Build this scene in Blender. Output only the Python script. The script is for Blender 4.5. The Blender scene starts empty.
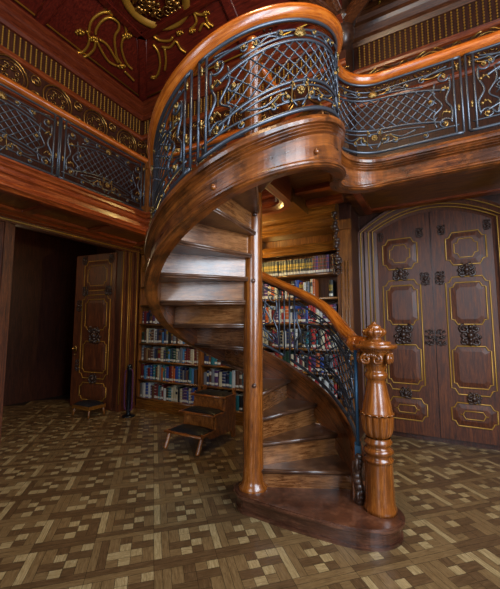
import bpy, math, random
from mathutils import Vector, Matrix
PI = math.pi
rad = math.radians
random.seed(7)
scene = bpy.context.scene
COL = scene.collection

# ------------------------------------------------------------------ camera
cam_data = bpy.data.cameras.new('camera')
cam_data.sensor_fit = 'HORIZONTAL'
cam_data.sensor_width = 36.0
cam_data.lens = 36.0 * 335 / 500
cam_data.clip_start = 0.05
cam = bpy.data.objects.new('camera', cam_data)
COL.objects.link(cam)
cam.location = (1.316, -2.426, 1.38)
cam.rotation_euler = (rad(90 + 5.5), 0, rad(29))
scene.camera = cam

# ------------------------------------------------------------------ world, lights, exposure
world = bpy.data.worlds.new('world')
scene.world = world
world.use_nodes = True
wb = world.node_tree.nodes['Background']
wb.inputs[0].default_value = (0.30, 0.26, 0.24, 1)
wb.inputs[1].default_value = 0.05

def area(name, loc, target, size, size_y, power, color):
    d = bpy.data.lights.new(name, 'AREA')
    d.shape = 'RECTANGLE'
    d.size, d.size_y = size, size_y
    d.energy = power
    d.color = color
    o = bpy.data.objects.new(name, d)
    COL.objects.link(o)
    o.location = loc
    o.rotation_euler = (Vector(target) - Vector(loc)).to_track_quat('-Z', 'Y').to_euler()
    return o

def spot(name, loc, target, power, color, angle=70, blend=0.8, radius=0.15):
    d = bpy.data.lights.new(name, 'SPOT')
    d.energy = power
    d.color = color
    d.spot_size = rad(angle)
    d.spot_blend = blend
    d.shadow_soft_size = radius
    o = bpy.data.objects.new(name, d)
    COL.objects.link(o)
    o.location = loc
    o.rotation_euler = (Vector(target) - Vector(loc)).to_track_quat('-Z', 'Y').to_euler()
    return o

def point(name, loc, power, color, radius=0.12):
    d = bpy.data.lights.new(name, 'POINT')
    d.energy = power
    d.color = color
    d.shadow_soft_size = radius
    o = bpy.data.objects.new(name, d)
    COL.objects.link(o)
    o.location = loc
    return o

COOL = (0.74, 0.87, 1.0)
WARM = (1.0, 0.72, 0.40)
area('front_window_daylight', (0.75, -5.45, 2.5), (-0.3, 0, 1.7), 1.3, 2.8, 105, COOL)
area('side_window_daylight', (3.3, -1.12, 2.45), (0.2, -0.3, 1.6), 0.42, 2.8, 66, (0.84, 0.92, 1.0))
area('side_window_daylight', (3.3, -0.50, 2.45), (0.2, 0.1, 1.6), 0.42, 2.8, 66, (0.84, 0.92, 1.0))
area('side_window_daylight', (3.3, -2.55, 2.45), (-0.2, -0.2, 1.8), 0.42, 2.8, 72, (0.70, 0.85, 1.0))
area('side_window_daylight', (3.3, -1.93, 2.45), (-0.2, -0.2, 1.8), 0.42, 2.8, 72, (0.70, 0.85, 1.0))
point('chandelier_light', (0.7, -1.1, 4.75), 150, WARM, 0.25)
point('gallery_lamp', (-1.0, 1.32, 2.36), 30, (1.0, 0.72, 0.24), 0.03)
point('anteroom_fill', (-4.3, 0.0, 2.5), 11, WARM, 0.1)  # added fill light to brighten the open door leaf, no real lamp
scene.view_settings.view_transform = 'Standard'
scene.view_settings.look = 'None'
scene.view_settings.exposure = 0.0
scene.view_settings.gamma = 1.0
scene.view_settings.use_curve_mapping = False

# ------------------------------------------------------------------ materials
def srgb(r, g, b):
    def f(c):
        c /= 255.0
        return c / 12.92 if c <= 0.04045 else ((c + 0.055) / 1.055) ** 2.4
    return (f(r), f(g), f(b), 1)

def base_mat(name):
    m = bpy.data.materials.new(name)
    m.use_nodes = True
    return m, m.node_tree, m.node_tree.nodes['Principled BSDF']

def plain(name, col, rough=0.5, metal=0.0, coat=0.0):
    m, nt, p = base_mat(name)
    p.inputs['Base Color'].default_value = col
    p.inputs['Roughness'].default_value = rough
    p.inputs['Metallic'].default_value = metal
    p.inputs['Coat Weight'].default_value = coat
    return m

def wood(name, dark, mid, light, scale=(1, 1, 1), uv=False, rough=0.32, coat=0.35, freq=6.0, bump=0.12, worn=0.0, stain=0.0):
    """varnished timber; grain runs along the axis with the smallest scale"""
    m, nt, p = base_mat(name)
    n, l = nt.nodes, nt.links
    tc = n.new('ShaderNodeTexCoord')
    mp = n.new('ShaderNodeMapping')
    mp.inputs['Scale'].default_value = scale
    l.new(tc.outputs['UV' if uv else 'Object'], mp.inputs[0])
    n1 = n.new('ShaderNodeTexNoise')
    n1.inputs['Scale'].default_value = freq
    n1.inputs['Detail'].default_value = 7
    n1.inputs['Roughness'].default_value = 0.68
    n1.inputs['Distortion'].default_value = 0.6
    l.new(mp.outputs[0], n1.inputs['Vector'])
    n2 = n.new('ShaderNodeTexNoise')
    n2.inputs['Scale'].default_value = freq * 5
    n2.inputs['Detail'].default_value = 4
    l.new(mp.outputs[0], n2.inputs['Vector'])
    mx = n.new('ShaderNodeMath'); mx.operation = 'MULTIPLY_ADD'
    l.new(n2.outputs[0], mx.inputs[0]); mx.inputs[1].default_value = 0.35
    l.new(n1.outputs[0], mx.inputs[2])
    r = n.new('ShaderNodeValToRGB')
    r.color_ramp.elements[0].position = 0.42; r.color_ramp.elements[0].color = dark
    r.color_ramp.elements[1].position = 0.95; r.color_ramp.elements[1].color = light
    e = r.color_ramp.elements.new(0.66); e.color = mid
    l.new(mx.outputs[0], r.inputs[0])
    out = r.outputs[0]
    if worn:
        n3 = n.new('ShaderNodeTexNoise'); n3.inputs['Scale'].default_value = 2.3; n3.inputs['Detail'].default_value = 6
        l.new(tc.outputs['Object'], n3.inputs['Vector'])
        r3 = n.new('ShaderNodeValToRGB')
        r3.color_ramp.elements[0].position = 0.42; r3.color_ramp.elements[1].position = 0.66
        l.new(n3.outputs[0], r3.inputs[0])
        ml = n.new('ShaderNodeMath'); ml.operation = 'MULTIPLY'; ml.inputs[1].default_value = worn
        l.new(r3.outputs[0], ml.inputs[0])
        mixc = n.new('ShaderNodeMix'); mixc.data_type = 'RGBA'
        l.new(ml.outputs[0], mixc.inputs[0]); l.new(out, mixc.inputs[6]); mixc.inputs[7].default_value = light
        out = mixc.outputs[2]
    if stain:
        n4 = n.new('ShaderNodeTexNoise'); n4.inputs['Scale'].default_value = 5.5; n4.inputs['Detail'].default_value = 8; n4.inputs['Roughness'].default_value = 0.7
        l.new(tc.outputs['Object'], n4.inputs['Vector'])
        r4 = n.new('ShaderNodeValToRGB')
        r4.color_ramp.elements[0].position = 0.46; r4.color_ramp.elements[1].position = 0.60
        l.new(n4.outputs[0], r4.inputs[0])
        m4 = n.new('ShaderNodeMath'); m4.operation = 'MULTIPLY'; m4.inputs[1].default_value = stain
        l.new(r4.outputs[0], m4.inputs[0])
        mixs = n.new('ShaderNodeMix'); mixs.data_type = 'RGBA'
        l.new(m4.outputs[0], mixs.inputs[0]); l.new(out, mixs.inputs[6]); mixs.inputs[7].default_value = dark
        out = mixs.outputs[2]
    l.new(out, p.inputs['Base Color'])
    rr = n.new('ShaderNodeMapRange')
    l.new(n1.outputs[0], rr.inputs[0]); rr.inputs[3].default_value = rough - 0.08; rr.inputs[4].default_value = rough + 0.16
    l.new(rr.outputs[0], p.inputs['Roughness'])
    p.inputs['Coat Weight'].default_value = coat
    p.inputs['Coat Roughness'].default_value = 0.18
    b = n.new('ShaderNodeBump'); b.inputs['Strength'].default_value = bump; b.inputs['Distance'].default_value = 0.01
    l.new(mx.outputs[0], b.inputs['Height']); l.new(b.outputs[0], p.inputs['Normal'])
    return m

GZ = (9, 9, 0.7)      # grain along z
GX = (0.7, 9, 9)      # grain along x
GY = (9, 0.7, 9)
GUV = (0.8, 9, 1)     # grain along the sweep
M = {}
M['orange_uv'] = wood('orange varnished wood', srgb(88, 36, 6), srgb(166, 80, 17), srgb(220, 128, 42), GUV, True, 0.24, 0.6, freq=5)
M['orange_z'] = wood('brown orange turned wood', srgb(66, 31, 7), srgb(124, 64, 17), srgb(182, 106, 38), GUV, True, 0.22, 0.7, freq=3.5, stain=0.3)
M['string_uv'] = wood('brown stringer wood', srgb(18, 8, 3), srgb(88, 40, 11), srgb(164, 92, 34), GUV, True, 0.26, 0.45, freq=4, worn=0.35, stain=0.65)
M['tread'] = wood('worn dark tread wood', srgb(30, 16, 9), srgb(72, 42, 26), srgb(132, 92, 64), (1.1, 1.1, 9), False, 0.28, 0.5, worn=0.25)
M['riser'] = wood('worn riser wood', srgb(42, 21, 8), srgb(112, 64, 29), srgb(184, 124, 72), (1.1, 1.1, 11), False, 0.24, 0.6, worn=0.3, stain=0.35)
M['plinth'] = wood('dark red brown plinth wood', srgb(30, 14, 8), srgb(70, 36, 22), srgb(124, 78, 54), (1.2, 1.2, 11), False, 0.28, 0.5, worn=0.25, stain=0.4)
M['mahogany_uv'] = wood('mahogany cornice', srgb(46, 14, 5), srgb(98, 36, 13), srgb(140, 64, 24), GUV, True, 0.36, 0.3)
M['step_wood'] = wood('orange brown step wood', srgb(62, 28, 8), srgb(138, 74, 26), srgb(196, 122, 56), (4, 4, 2), False, 0.3, 0.4)
M['rib'] = wood('dark brown ceiling wood', srgb(34, 15, 6), srgb(76, 38, 16), srgb(122, 70, 34), GX, False, 0.36, 0.3)
M['rib_uv'] = wood('dark brown cornice wood', srgb(34, 15, 6), srgb(76, 38, 16), srgb(122, 70, 34), GUV, True, 0.36, 0.3)
M['ceil_gilt'] = plain('ceiling gilt', srgb(206, 154, 56), 0.34, 0.75)
M['mahogany'] = wood('dark red mahogany', srgb(38, 9, 5), srgb(82, 20, 11), srgb(124, 40, 20), GX, False, 0.36, 0.3)
M['case_z'] = wood('bookcase wood upright', srgb(50, 24, 7), srgb(110, 62, 22), srgb(164, 104, 44), GZ, False, 0.34, 0.35)
M['case_x'] = wood('bookcase wood level', srgb(44, 22, 5), srgb(104, 60, 16), srgb(164, 108, 38), GX, False, 0.3, 0.45)
M['door'] = wood('dark door wood', srgb(30, 11, 3), srgb(78, 34, 10), srgb(126, 64, 20), GZ, False, 0.5, 0.05)
M['wall'] = wood('dark wall panel wood', srgb(28, 11, 7), srgb(58, 26, 14), srgb(88, 44, 24), GZ, False, 0.4, 0.25)
M['gallery_uv'] = wood('red brown gallery wood', srgb(62, 20, 7), srgb(124, 52, 18), srgb(180, 92, 36), GUV, True, 0.28, 0.5, freq=5)
M['carving'] = wood('dark carved wood', srgb(24, 12, 8), srgb(52, 30, 20), srgb(86, 54, 36), (4, 4, 4), False, 0.36, 0.3)
M['iron'] = plain('blue grey wrought iron', srgb(84, 89, 98), 0.36, 0.72)
M['iron_daylit'] = plain('daylight tinted iron', srgb(50, 88, 118), 0.4, 0.3)  # blue of the window light is put into the iron's colour
M['gold'] = plain('dull gilt', srgb(146, 116, 66), 0.42, 0.8)
M['gilt_line'] = plain('gilt moulding', srgb(172, 126, 46), 0.36, 0.4)
M['brass'] = plain('old brass', srgb(170, 130, 70), 0.28, 0.95)
M['black_leather'] = plain('black padded leather', srgb(16, 17, 24), 0.5)
M['black_metal'] = plain('black lacquered metal', srgb(14, 16, 22), 0.35, 0.3)
M['rope'] = plain('dark purple rope', srgb(74, 22, 62), 0.8)
M['paper'] = plain('white paper label', srgb(186, 180, 166), 0.7)
M['page'] = plain('paper pages', srgb(196, 182, 150), 0.8)
M['glass'] = plain('pale daylight glass', srgb(190, 205, 220), 0.1)

# ------------------------------------------------------------------ mesh builder
class MB:
    def __init__(s):
        s.v, s.f, s.m, s.sm, s.uv = [], [], [], [], []
    def add(s, verts, faces, mat=0, smooth=False, uvs=None):
        o = len(s.v)
        s.v += [tuple(p) for p in verts]
        for i, f in enumerate(faces):
            s.f.append(tuple(o + k for k in f)); s.m.append(mat); s.sm.append(smooth)
            if uvs: s.uv.append([uvs[k] for k in f])
            else: s.uv.append([(verts[k][0] + verts[k][1], verts[k][2]) for k in f])
    def box(s, a, b, mat=0, T=None):
        x0, y0, z0 = a; x1, y1, z1 = b
        P = [(x0,y0,z0),(x1,y0,z0),(x1,y1,z0),(x0,y1,z0),(x0,y0,z1),(x1,y0,z1),(x1,y1,z1),(x0,y1,z1)]
        if T: P = [T @ Vector(p) for p in P]
        s.add(P, [(0,3,2,1),(4,5,6,7),(0,1,5,4),(1,2,6,5),(2,3,7,6),(3,0,4,7)], mat)
    def prism(s, poly, z0, z1, mat=0, T=None):
        n = len(poly)
        P = [(x, y, z0) for x, y in poly] + [(x, y, z1) for x, y in poly]
        if T: P = [T @ Vector(p) for p in P]
        F = [tuple(range(n - 1, -1, -1)), tuple(range(n, 2 * n))] + [(i, (i + 1) % n, n + (i + 1) % n, n + i) for i in range(n)]
        s.add(P, F, mat)
    def lathe(s, prof, c=(0, 0, 0), seg=28, mat=0, lobes=0, lob=0.0, lz=(0, 0)):
        P, U = [], []
        for r, z in prof:
            for k in range(seg + 1):
                a = 2 * PI * k / seg
                rr = r
                if lobes and lz[0] <= z <= lz[1]: rr = r * (1 + lob * abs(math.sin(a * lobes / 2)))
                P.append((c[0] + rr * math.cos(a), c[1] + rr * math.sin(a), c[2] + z))
                U.append((z, a * 0.1))
        F = []
        w = seg + 1
        for i in range(len(prof) - 1):
            for k in range(seg):
                F.append((i * w + k, i * w + k + 1, (i + 1) * w + k + 1, (i + 1) * w + k))
        s.add(P, F, mat, True, U)
    def tube(s, pts, r, n=6, mat=0, closed=False, r_end=None):
        pts = [Vector(p) for p in pts]
        q = [pts[0]]
        for p in pts[1:]:
            if (p - q[-1]).length > 1e-5: q.append(p)
        pts = q
        if len(pts) < 2: return
        N = len(pts)
        P, U = [], []
        ref = None; L = 0
        for i, p in enumerate(pts):
            if closed: d = (pts[(i + 1) % N] - pts[i - 1])
            else: d = pts[min(i + 1, N - 1)] - pts[max(i - 1, 0)]
            d.normalize()
            if ref is None:
                ref = Vector((0, 0, 1)) if abs(d.z) < 0.9 else Vector((1, 0, 0))
            x = ref - d * ref.dot(d)
            if x.length < 1e-4: x = d.orthogonal()
            x.normalize(); ref = x
            y = d.cross(x)
            rr = r if r_end is None else r + (r_end - r) * i / (N - 1)
            if i: L += (p - pts[i - 1]).length
            for k in range(n):
                a = 2 * PI * k / n
                P.append(p + x * (rr * math.cos(a)) + y * (rr * math.sin(a)))
                U.append((L, k * 0.02))
        F = []
        for i in range(N if closed else N - 1):
            j = (i + 1) % N
            for k in range(n):
                F.append((i * n + k, i * n + (k + 1) % n, j * n + (k + 1) % n, j * n + k))
        if not closed:
            F.append(tuple(range(n - 1, -1, -1))); F.append(tuple((N - 1) * n + k for k in range(n)))
        s.add(P, F, mat, True, U)
    def blob(s, c, r, sq=(1, 1, 1), n=7, mat=0):
        P = [(c[0], c[1], c[2] - r * sq[2])]
        rings = 4
        for i in range(1, rings):
            a = -PI / 2 + PI * i / rings
            for k in range(n):
                b = 2 * PI * k / n
                P.append((c[0] + r * sq[0] * math.cos(a) * math.cos(b), c[1] + r * sq[1] * math.cos(a) * math.sin(b), c[2] + r * sq[2] * math.sin(a)))
        P.append((c[0], c[1], c[2] + r * sq[2]))
        F = [(0, 1 + (k + 1) % n, 1 + k) for k in range(n)]
        for i in range(rings - 2):
            for k in range(n):
                F.append((1 + i * n + k, 1 + i * n + (k + 1) % n, 1 + (i + 1) * n + (k + 1) % n, 1 + (i + 1) * n + k))
        t = len(P) - 1; o = 1 + (rings - 2) * n
        F += [(o + k, o + (k + 1) % n, t) for k in range(n)]
        s.add(P, F, mat, True)
    def sweep(s, frames, prof, mat=0, closed=True, caps=True, smooth=False):
        """frames: (point, normal, scale, length); prof: [(n, z)] or callable(i)"""
        P, U = [], []
        N = len(frames)
        for i, (p, nr, sc, L) in enumerate(frames):
            pr = prof(i) if callable(prof) else prof
            per = 0
            for j, (a, z) in enumerate(pr):
                if j: per += math.hypot(a - pr[j - 1][0], z - pr[j - 1][1])
                P.append((p[0] + nr[0] * a * sc, p[1] + nr[1] * a * sc, p[2] + z)); U.append((L, per))
        n = len(pr)
        F = []
        for i in range(N - 1):
            for k in range(n if closed else n - 1):
                F.append((i * n + k, (i + 1) * n + k, (i + 1) * n + (k + 1) % n, i * n + (k + 1) % n))
        if caps and closed:
            F.append(tuple(range(n))); F.append(tuple((N - 1) * n + k for k in range(n - 1, -1, -1)))
        s.add(P, F, mat, smooth, U)
    def build(s, name, mats, parent=None, loc=None, rot=0.0, fix=True, local=None):
        me = bpy.data.meshes.new(name)
        vs = s.v
        if local is not None:
            vs = [(p[0] - local[0], p[1] - local[1], p[2] - local[2]) for p in vs]
        me.from_pydata(vs, [], s.f)
        ul = me.uv_layers.new(name='UVMap')
        i = 0
        for fu in s.uv:
            for q in fu:
                ul.data[i].uv = q; i += 1
        me.polygons.foreach_set('material_index', s.m)
        me.polygons.foreach_set('use_smooth', s.sm)
        for m in (mats if isinstance(mats, (list, tuple)) else [mats]): me.materials.append(m)
        if fix:
            import bmesh
            b = bmesh.new(); b.from_mesh(me)
            bmesh.ops.recalc_face_normals(b, faces=b.faces)
            b.to_mesh(me); b.free()
        me.update()
        o = bpy.data.objects.new(name, me)
        COL.objects.link(o)
        if parent is not None:
            o.parent = parent
            if parent.type == 'EMPTY':
                # geometry is given in world space: undo the parent's place
                o.location = (-parent.location[0], -parent.location[1], -parent.location[2]) if local is None else (0, 0, 0)
        elif local is not None:
            o.location = local
        return o

def thing(name, label, cat, loc=(0, 0, 0), group=None):
    o = bpy.data.objects.new(name, None)
    COL.objects.link(o)
    o.empty_display_size = 0.1
    o.location = loc
    o['label'] = label; o['category'] = cat
    if group: o['group'] = group
    return o
def tag(o, label, cat, group=None):
    o['label'] = label; o['category'] = cat
    if group: o['group'] = group
    return o
def structure(o):
    o['kind'] = 'structure'
    return o

def pchip(keys):
    xs = [k[0] for k in keys]; ys = [k[1] for k in keys]
    n = len(xs)
    h = [xs[i + 1] - xs[i] for i in range(n - 1)]
    d = [(ys[i + 1] - ys[i]) / h[i] for i in range(n - 1)]
    m = [d[0]] + [0 if d[i - 1] * d[i] <= 0 else 2 * d[i - 1] * d[i] / (d[i - 1] + d[i]) for i in range(1, n - 1)] + [d[-1]]
    def f(x):
        if x <= xs[0]: return ys[0]
        if x >= xs[-1]: return ys[-1]
        i = max(k for k in range(n - 1) if xs[k] <= x)
        t = (x - xs[i]) / h[i]
        return ys[i] * (1 + 2 * t) * (1 - t) ** 2 + h[i] * m[i] * t * (1 - t) ** 2 + ys[i + 1] * t * t * (3 - 2 * t) + h[i] * m[i + 1] * t * t * (t - 1)
    return f

def smooth_curve(pts, n=5):
    """Catmull-Rom through the points"""
    P = [Vector(p) for p in pts]
    if len(P) < 3: return P
    out = []
    for i in range(len(P) - 1):
        a = P[max(i - 1, 0)]; b = P[i]; c = P[i + 1]; d = P[min(i + 2, len(P) - 1)]
        for k in range(n):
            t = k / n
            out.append(0.5 * ((2 * b) + (c - a) * t + (2 * a - 5 * b + 4 * c - d) * t * t + (3 * b - a - 3 * c + d) * t ** 3))
    out.append(P[-1])
    return out

def spiral2(cx, cy, r0, r1, a0, turns, n=18):
    """flat spiral, from the rim (r0) to the eye (r1)"""
    return [(cx + (r0 + (r1 - r0) * k / n) * math.cos(a0 + turns * 2 * PI * k / n), cy + (r0 + (r1 - r0) * k / n) * math.sin(a0 + turns * 2 * PI * k / n)) for k in range(n + 1)]

# ------------------------------------------------------------------ setting: sizes
S_LEFT, S_RIGHT = -3.33, 3.4
T_BACK, T_DOOR, T_FRONT = 1.80, 2.34, -5.6
S_CORNER = 0.43
Z_GAL = 2.98
Z_WALL, Z_CEIL = 5.5, 5.9
S_GAL, T_GAL, T_REAR = -2.29, 0.85, 0.98

# ---- floor: parquet of framed squares, laid as single blocks of three tones
def parquet():
    mb = MB()
    th = rad(-45)
    O = (0.30, -0.32)
    T = 0.366
    e1 = (math.cos(th), math.sin(th)); e2 = (-math.sin(th), math.cos(th))
    def put(i, j, a0, b0, a1, b1, tone):
        g = .0011
        q = [(a0 + g, b0 + g), (a1 - g, b0 + g), (a1 - g, b1 - g), (a0 + g, b1 - g)]
        P = [(O[0] + (i * T + a) * e1[0] + (j * T + b) * e2[0], O[1] + (i * T + a) * e1[1] + (j * T + b) * e2[1], 0.0) for a, b in q]
        rnd = random.random()
        L = max(abs(a1 - a0), abs(b1 - b0)); W = min(abs(a1 - a0), abs(b1 - b0))
        ox, oy = random.random() * 50, random.random() * 50
        if abs(a1 - a0) >= abs(b1 - b0): uv = [(ox, oy), (ox + L, oy), (ox + L, oy + W), (ox, oy + W)]
        else: uv = [(ox, oy), (ox, oy + W), (ox + L, oy + W), (ox + L, oy)]
        k = len(mb.v)
        mb.add(P, [(0, 1, 2, 3)], tone, False, uv)
    w = 0.047
    mb.add([(-5.6, -5.7, -.002), (3.6, -5.7, -.002), (3.6, 2.7, -.002), (-5.6, 2.7, -.002)], [(0, 1, 2, 3)], 3)
    for i in range(-14, 15):
        for j in range(-16, 17):
            cx = O[0] + (i + .5) * T * e1[0] + (j + .5) * T * e2[0]; cy = O[1] + (i + .5) * T * e1[1] + (j + .5) * T * e2[1]
            if not (S_LEFT - 1.9 < cx < 3.3 and -4.2 < cy < 2.7): continue
            # double border boards
            put(i, j, 0, 0, w, T, random.choice((2, 2, 1))); put(i, j, w, 0, 2 * w, T - 0, random.choice((1, 2, 1)))
            put(i, j, 2 * w, 0, T, w, random.choice((0, 0, 1))); put(i, j, 2 * w, w, T, 2 * w, random.choice((1, 1, 2)))
            a = 2 * w; c = (T - a) / 4
            g = [[None] * 4 for _ in range(4)]
            # interlocked blocks
            blocks = [(0, 0, 2, 1, 1), (2, 0, 1, 2, 2), (3, 0, 1, 1, 1), (0, 1, 1, 1, 2), (0, 2, 1, 1, 1), (1, 1, 1, 1, 0), (3, 1, 1, 1, 0), (3, 2, 1, 1, 2), (1, 2, 1, 2, 2), (2, 2, 1, 1, 0), (0, 3, 1, 1, 0), (2, 3, 2, 1, 1)]
            for (x, y, ww, hh, tone) in blocks:
                tn = tone if random.random() < 0.86 else random.choice((0, 1, 2))
                put(i, j, a + x * c, a + y * c, a + (x + ww) * c, a + (y + hh) * c, tn)
    return mb
FL = [wood('parquet pale oak', srgb(108, 86, 54), srgb(148, 124, 84), srgb(190, 166, 124), (3, 26, 1), True, 0.3, 0.25, freq=4, bump=0.06),
      wood('parquet mid oak', srgb(78, 56, 32), srgb(112, 86, 54), srgb(144, 116, 78), (3, 26, 1), True, 0.3, 0.25, freq=4, bump=0.06),
      wood('parquet dark oak', srgb(58, 40, 22), srgb(86, 62, 38), srgb(116, 88, 58), (3, 26, 1), True, 0.3, 0.25, freq=4, bump=0.06), plain('dark joint', srgb(30, 20, 12), .6)]
structure(parquet().build('floor', FL, fix=False))

# ---- walls
def wallbox(name, boxes, mats=None):
    mb = MB()
    for a, b in boxes: mb.box(a, b)
    return structure(mb.build(name, mats or M['wall']))
DOOR_T0, DOOR_T1, DOOR_TOP = -0.25, 1.43, 2.70
wall_left = wallbox('wall_left', [((S_LEFT - .15, T_FRONT, 0), (S_LEFT, DOOR_T0, Z_WALL)), ((S_LEFT - .15, DOOR_T1, 0), (S_LEFT, T_DOOR + .15, Z_WALL)), ((S_LEFT - .15, DOOR_T0, DOOR_TOP), (S_LEFT, DOOR_T1, Z_WALL))])
wall_back = wallbox('wall_back', [((S_LEFT, 2.12, 0), (S_CORNER - .18, 2.27, Z_GAL)), ((S_LEFT, T_BACK, Z_GAL), (S_CORNER, 2.27, Z_WALL)),
                                  ((S_CORNER, T_DOOR, 0), (S_RIGHT, T_DOOR + .15, Z_CEIL)), ((S_CORNER - .18, T_BACK + .012, 0), (S_CORNER, T_DOOR, Z_GAL))])
wall_right = wallbox('wall_right', [((S_RIGHT, T_FRONT, 0), (S_RIGHT + .15, -2.88, Z_CEIL)), ((S_RIGHT, -1.58, 0), (S_RIGHT + .15, -1.45, Z_CEIL)), ((S_RIGHT, -2.88, 0), (S_RIGHT + .15, -1.58, .9)), ((S_RIGHT, -2.88, 4.0), (S_RIGHT + .15, -1.58, Z_CEIL)), ((S_RIGHT, -.15, 0), (S_RIGHT + .15, T_DOOR + .15, Z_CEIL)), ((S_RIGHT, -1.45, 0), (S_RIGHT + .15, -.15, .9)), ((S_RIGHT, -1.45, 4.0), (S_RIGHT + .15, -.15, Z_CEIL))])
wall_front = wallbox('wall_front', [((S_LEFT, T_FRONT - .15, 0), (0.05, T_FRONT, Z_CEIL)), ((1.45, T_FRONT - .15, 0), (S_RIGHT, T_FRONT, Z_CEIL)), ((.05, T_FRONT - .15, 0), (1.45, T_FRONT, .9)), ((.05, T_FRONT - .15, 4.0), (1.45, T_FRONT, Z_CEIL))])
mb = MB(); mb.box((.05, T_FRONT - .10, .9), (1.45, T_FRONT - .09, 4.0))
wn = structure(mb.build('window_1', M['glass']))
mb = MB()
for x in (.05, .72, 1.39): mb.box((x, T_FRONT - .12, .9), (x + .06, T_FRONT - .04, 4.0))
for z in (.9, 2.3, 3.2, 3.94): mb.box((.05, T_FRONT - .12, z), (1.45, T_FRONT - .04, z + .06))
mb.build('window_frame', M['wall'], wn)
for nm, t0 in (('window_2', -1.45), ('window_3', -2.88)):
    mb = MB(); mb.box((S_RIGHT + .09, t0, .9), (S_RIGHT + .10, t0 + 1.3, 4.0))
    wn = structure(mb.build(nm, M['glass']))
    mb = MB()
    for x in (t0, t0 + .62, t0 + 1.24): mb.box((S_RIGHT + .04, x, .9), (S_RIGHT + .12, x + .06, 4.0))
    for z in (.9, 2.3, 3.2, 3.94): mb.box((S_RIGHT + .04, t0, z), (S_RIGHT + .12, t0 + 1.3, z + .06))
    mb.build('window_frame', M['wall'], wn)
# the room beyond the open door
mb = MB(); mb.box((S_LEFT - 2.2, -1.2, 0), (S_LEFT - 2.05, 2.8, 3.2)); mb.box((S_LEFT - 2.05, 2.45, 0), (S_LEFT - .15, 2.6, 3.2)); mb.box((S_LEFT - 2.05, -1.2, 0), (S_LEFT - .15, -1.05, 3.2)); mb.box((S_LEFT - 2.05, -1.2, 3.2), (S_LEFT - .15, 2.6, 3.3))
structure(mb.build('wall_anteroom', M['wall']))

# ---- ceiling: sloping coves and a flat field
CV = 0.85
mb = MB()
li, bi = S_LEFT + CV, T_BACK - CV
mb.add([(S_LEFT, T_FRONT, Z_WALL), (S_LEFT, T_BACK, Z_WALL), (li, bi, Z_CEIL), (li, T_FRONT, Z_CEIL)], [(0, 1, 2, 3)])
mb.add([(S_LEFT, T_BACK, Z_WALL), (S_CORNER, T_BACK, Z_WALL), (S_CORNER, bi, Z_CEIL), (li, bi, Z_CEIL)], [(0, 1, 2, 3)])
mb.add([(S_CORNER, T_BACK, Z_WALL), (S_CORNER, bi, Z_CEIL), (S_CORNER, T_BACK, Z_CEIL)], [(0, 1, 2)])
mb.add([(li, T_FRONT, Z_CEIL), (S_RIGHT, T_FRONT, Z_CEIL), (S_RIGHT, bi, Z_CEIL), (li, bi, Z_CEIL)], [(0, 1, 2, 3)])
mb.add([(S_CORNER, bi, Z_CEIL), (S_RIGHT, bi, Z_CEIL), (S_RIGHT, T_DOOR, Z_CEIL), (S_CORNER, T_DOOR, Z_CEIL)], [(0, 1, 2, 3)], 1)
mb.box((S_LEFT - .15, T_FRONT - .15, Z_CEIL + .02), (S_RIGHT + .15, T_DOOR + .15, Z_CEIL + .12))
ceiling = structure(mb.build('ceiling', [M['mahogany'], M['rib']]))

# ceiling mouldings and gilt scrolls
def beam(pts, w, h, name='ceiling_beam', mat=None):
    mb = MB()
    for a, b in zip(pts[:-1], pts[1:]):
        a, b = Vector(a), Vector(b)
        d = (b - a); L = d.length; d.normalize()
        y = Vector((0, 0, 1)).cross(d)
        y = y.normalized(); z = d.cross(y)
        R = Matrix((d, y, z)).transposed().to_4x4(); R.translation = a
        mb.box((-w * .3, -w / 2, -h), (L + w * .3, w / 2, 0.02), 0, R)
        mb.box((-w * .3, -w * .32, -h * 1.5), (L + w * .3, w * .32, -h), 0, R)
        for sd in (-1, 1):
            mb.tube([R @ Vector((-w * .3, sd * w * .52, -h * .35)), R @ Vector((L + w * .3, sd * w * .52, -h * .35))], w * .1, 6)
    return mb.build(name, mat or M['mahogany'], ceiling)
E_ = 0.0
beam([(S_LEFT, T_BACK, Z_WALL), (li, bi, Z_CEIL)], .13, .045)
beam([(li, bi, Z_CEIL), (li, T_FRONT + .1, Z_CEIL)], .14, .05)
beam([(li, bi, Z_CEIL), (S_CORNER, bi, Z_CEIL)], .14, .05)
beam([(-1.0, T_BACK, Z_WALL + .0), (-1.0, bi, Z_CEIL)], .13, .045)
beam([(S_LEFT, -.15, Z_WALL), (li, -.15, Z_CEIL)], .13, .045)
# ribs that meet above the wall corner pendant
for p in ((0.74, 1.92), (0.22, 1.40), (1.6, 1.1), (-.35, bi)):
    beam([(S_CORNER - .03, T_BACK - .03, 5.40), (p[0], p[1], Z_CEIL)], .15, .06, mat=M['rib'])
beam([(0.80, 2.02, Z_CEIL), (3.3, 2.02, Z_CEIL)], .14, .05, mat=M['rib'])
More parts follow.
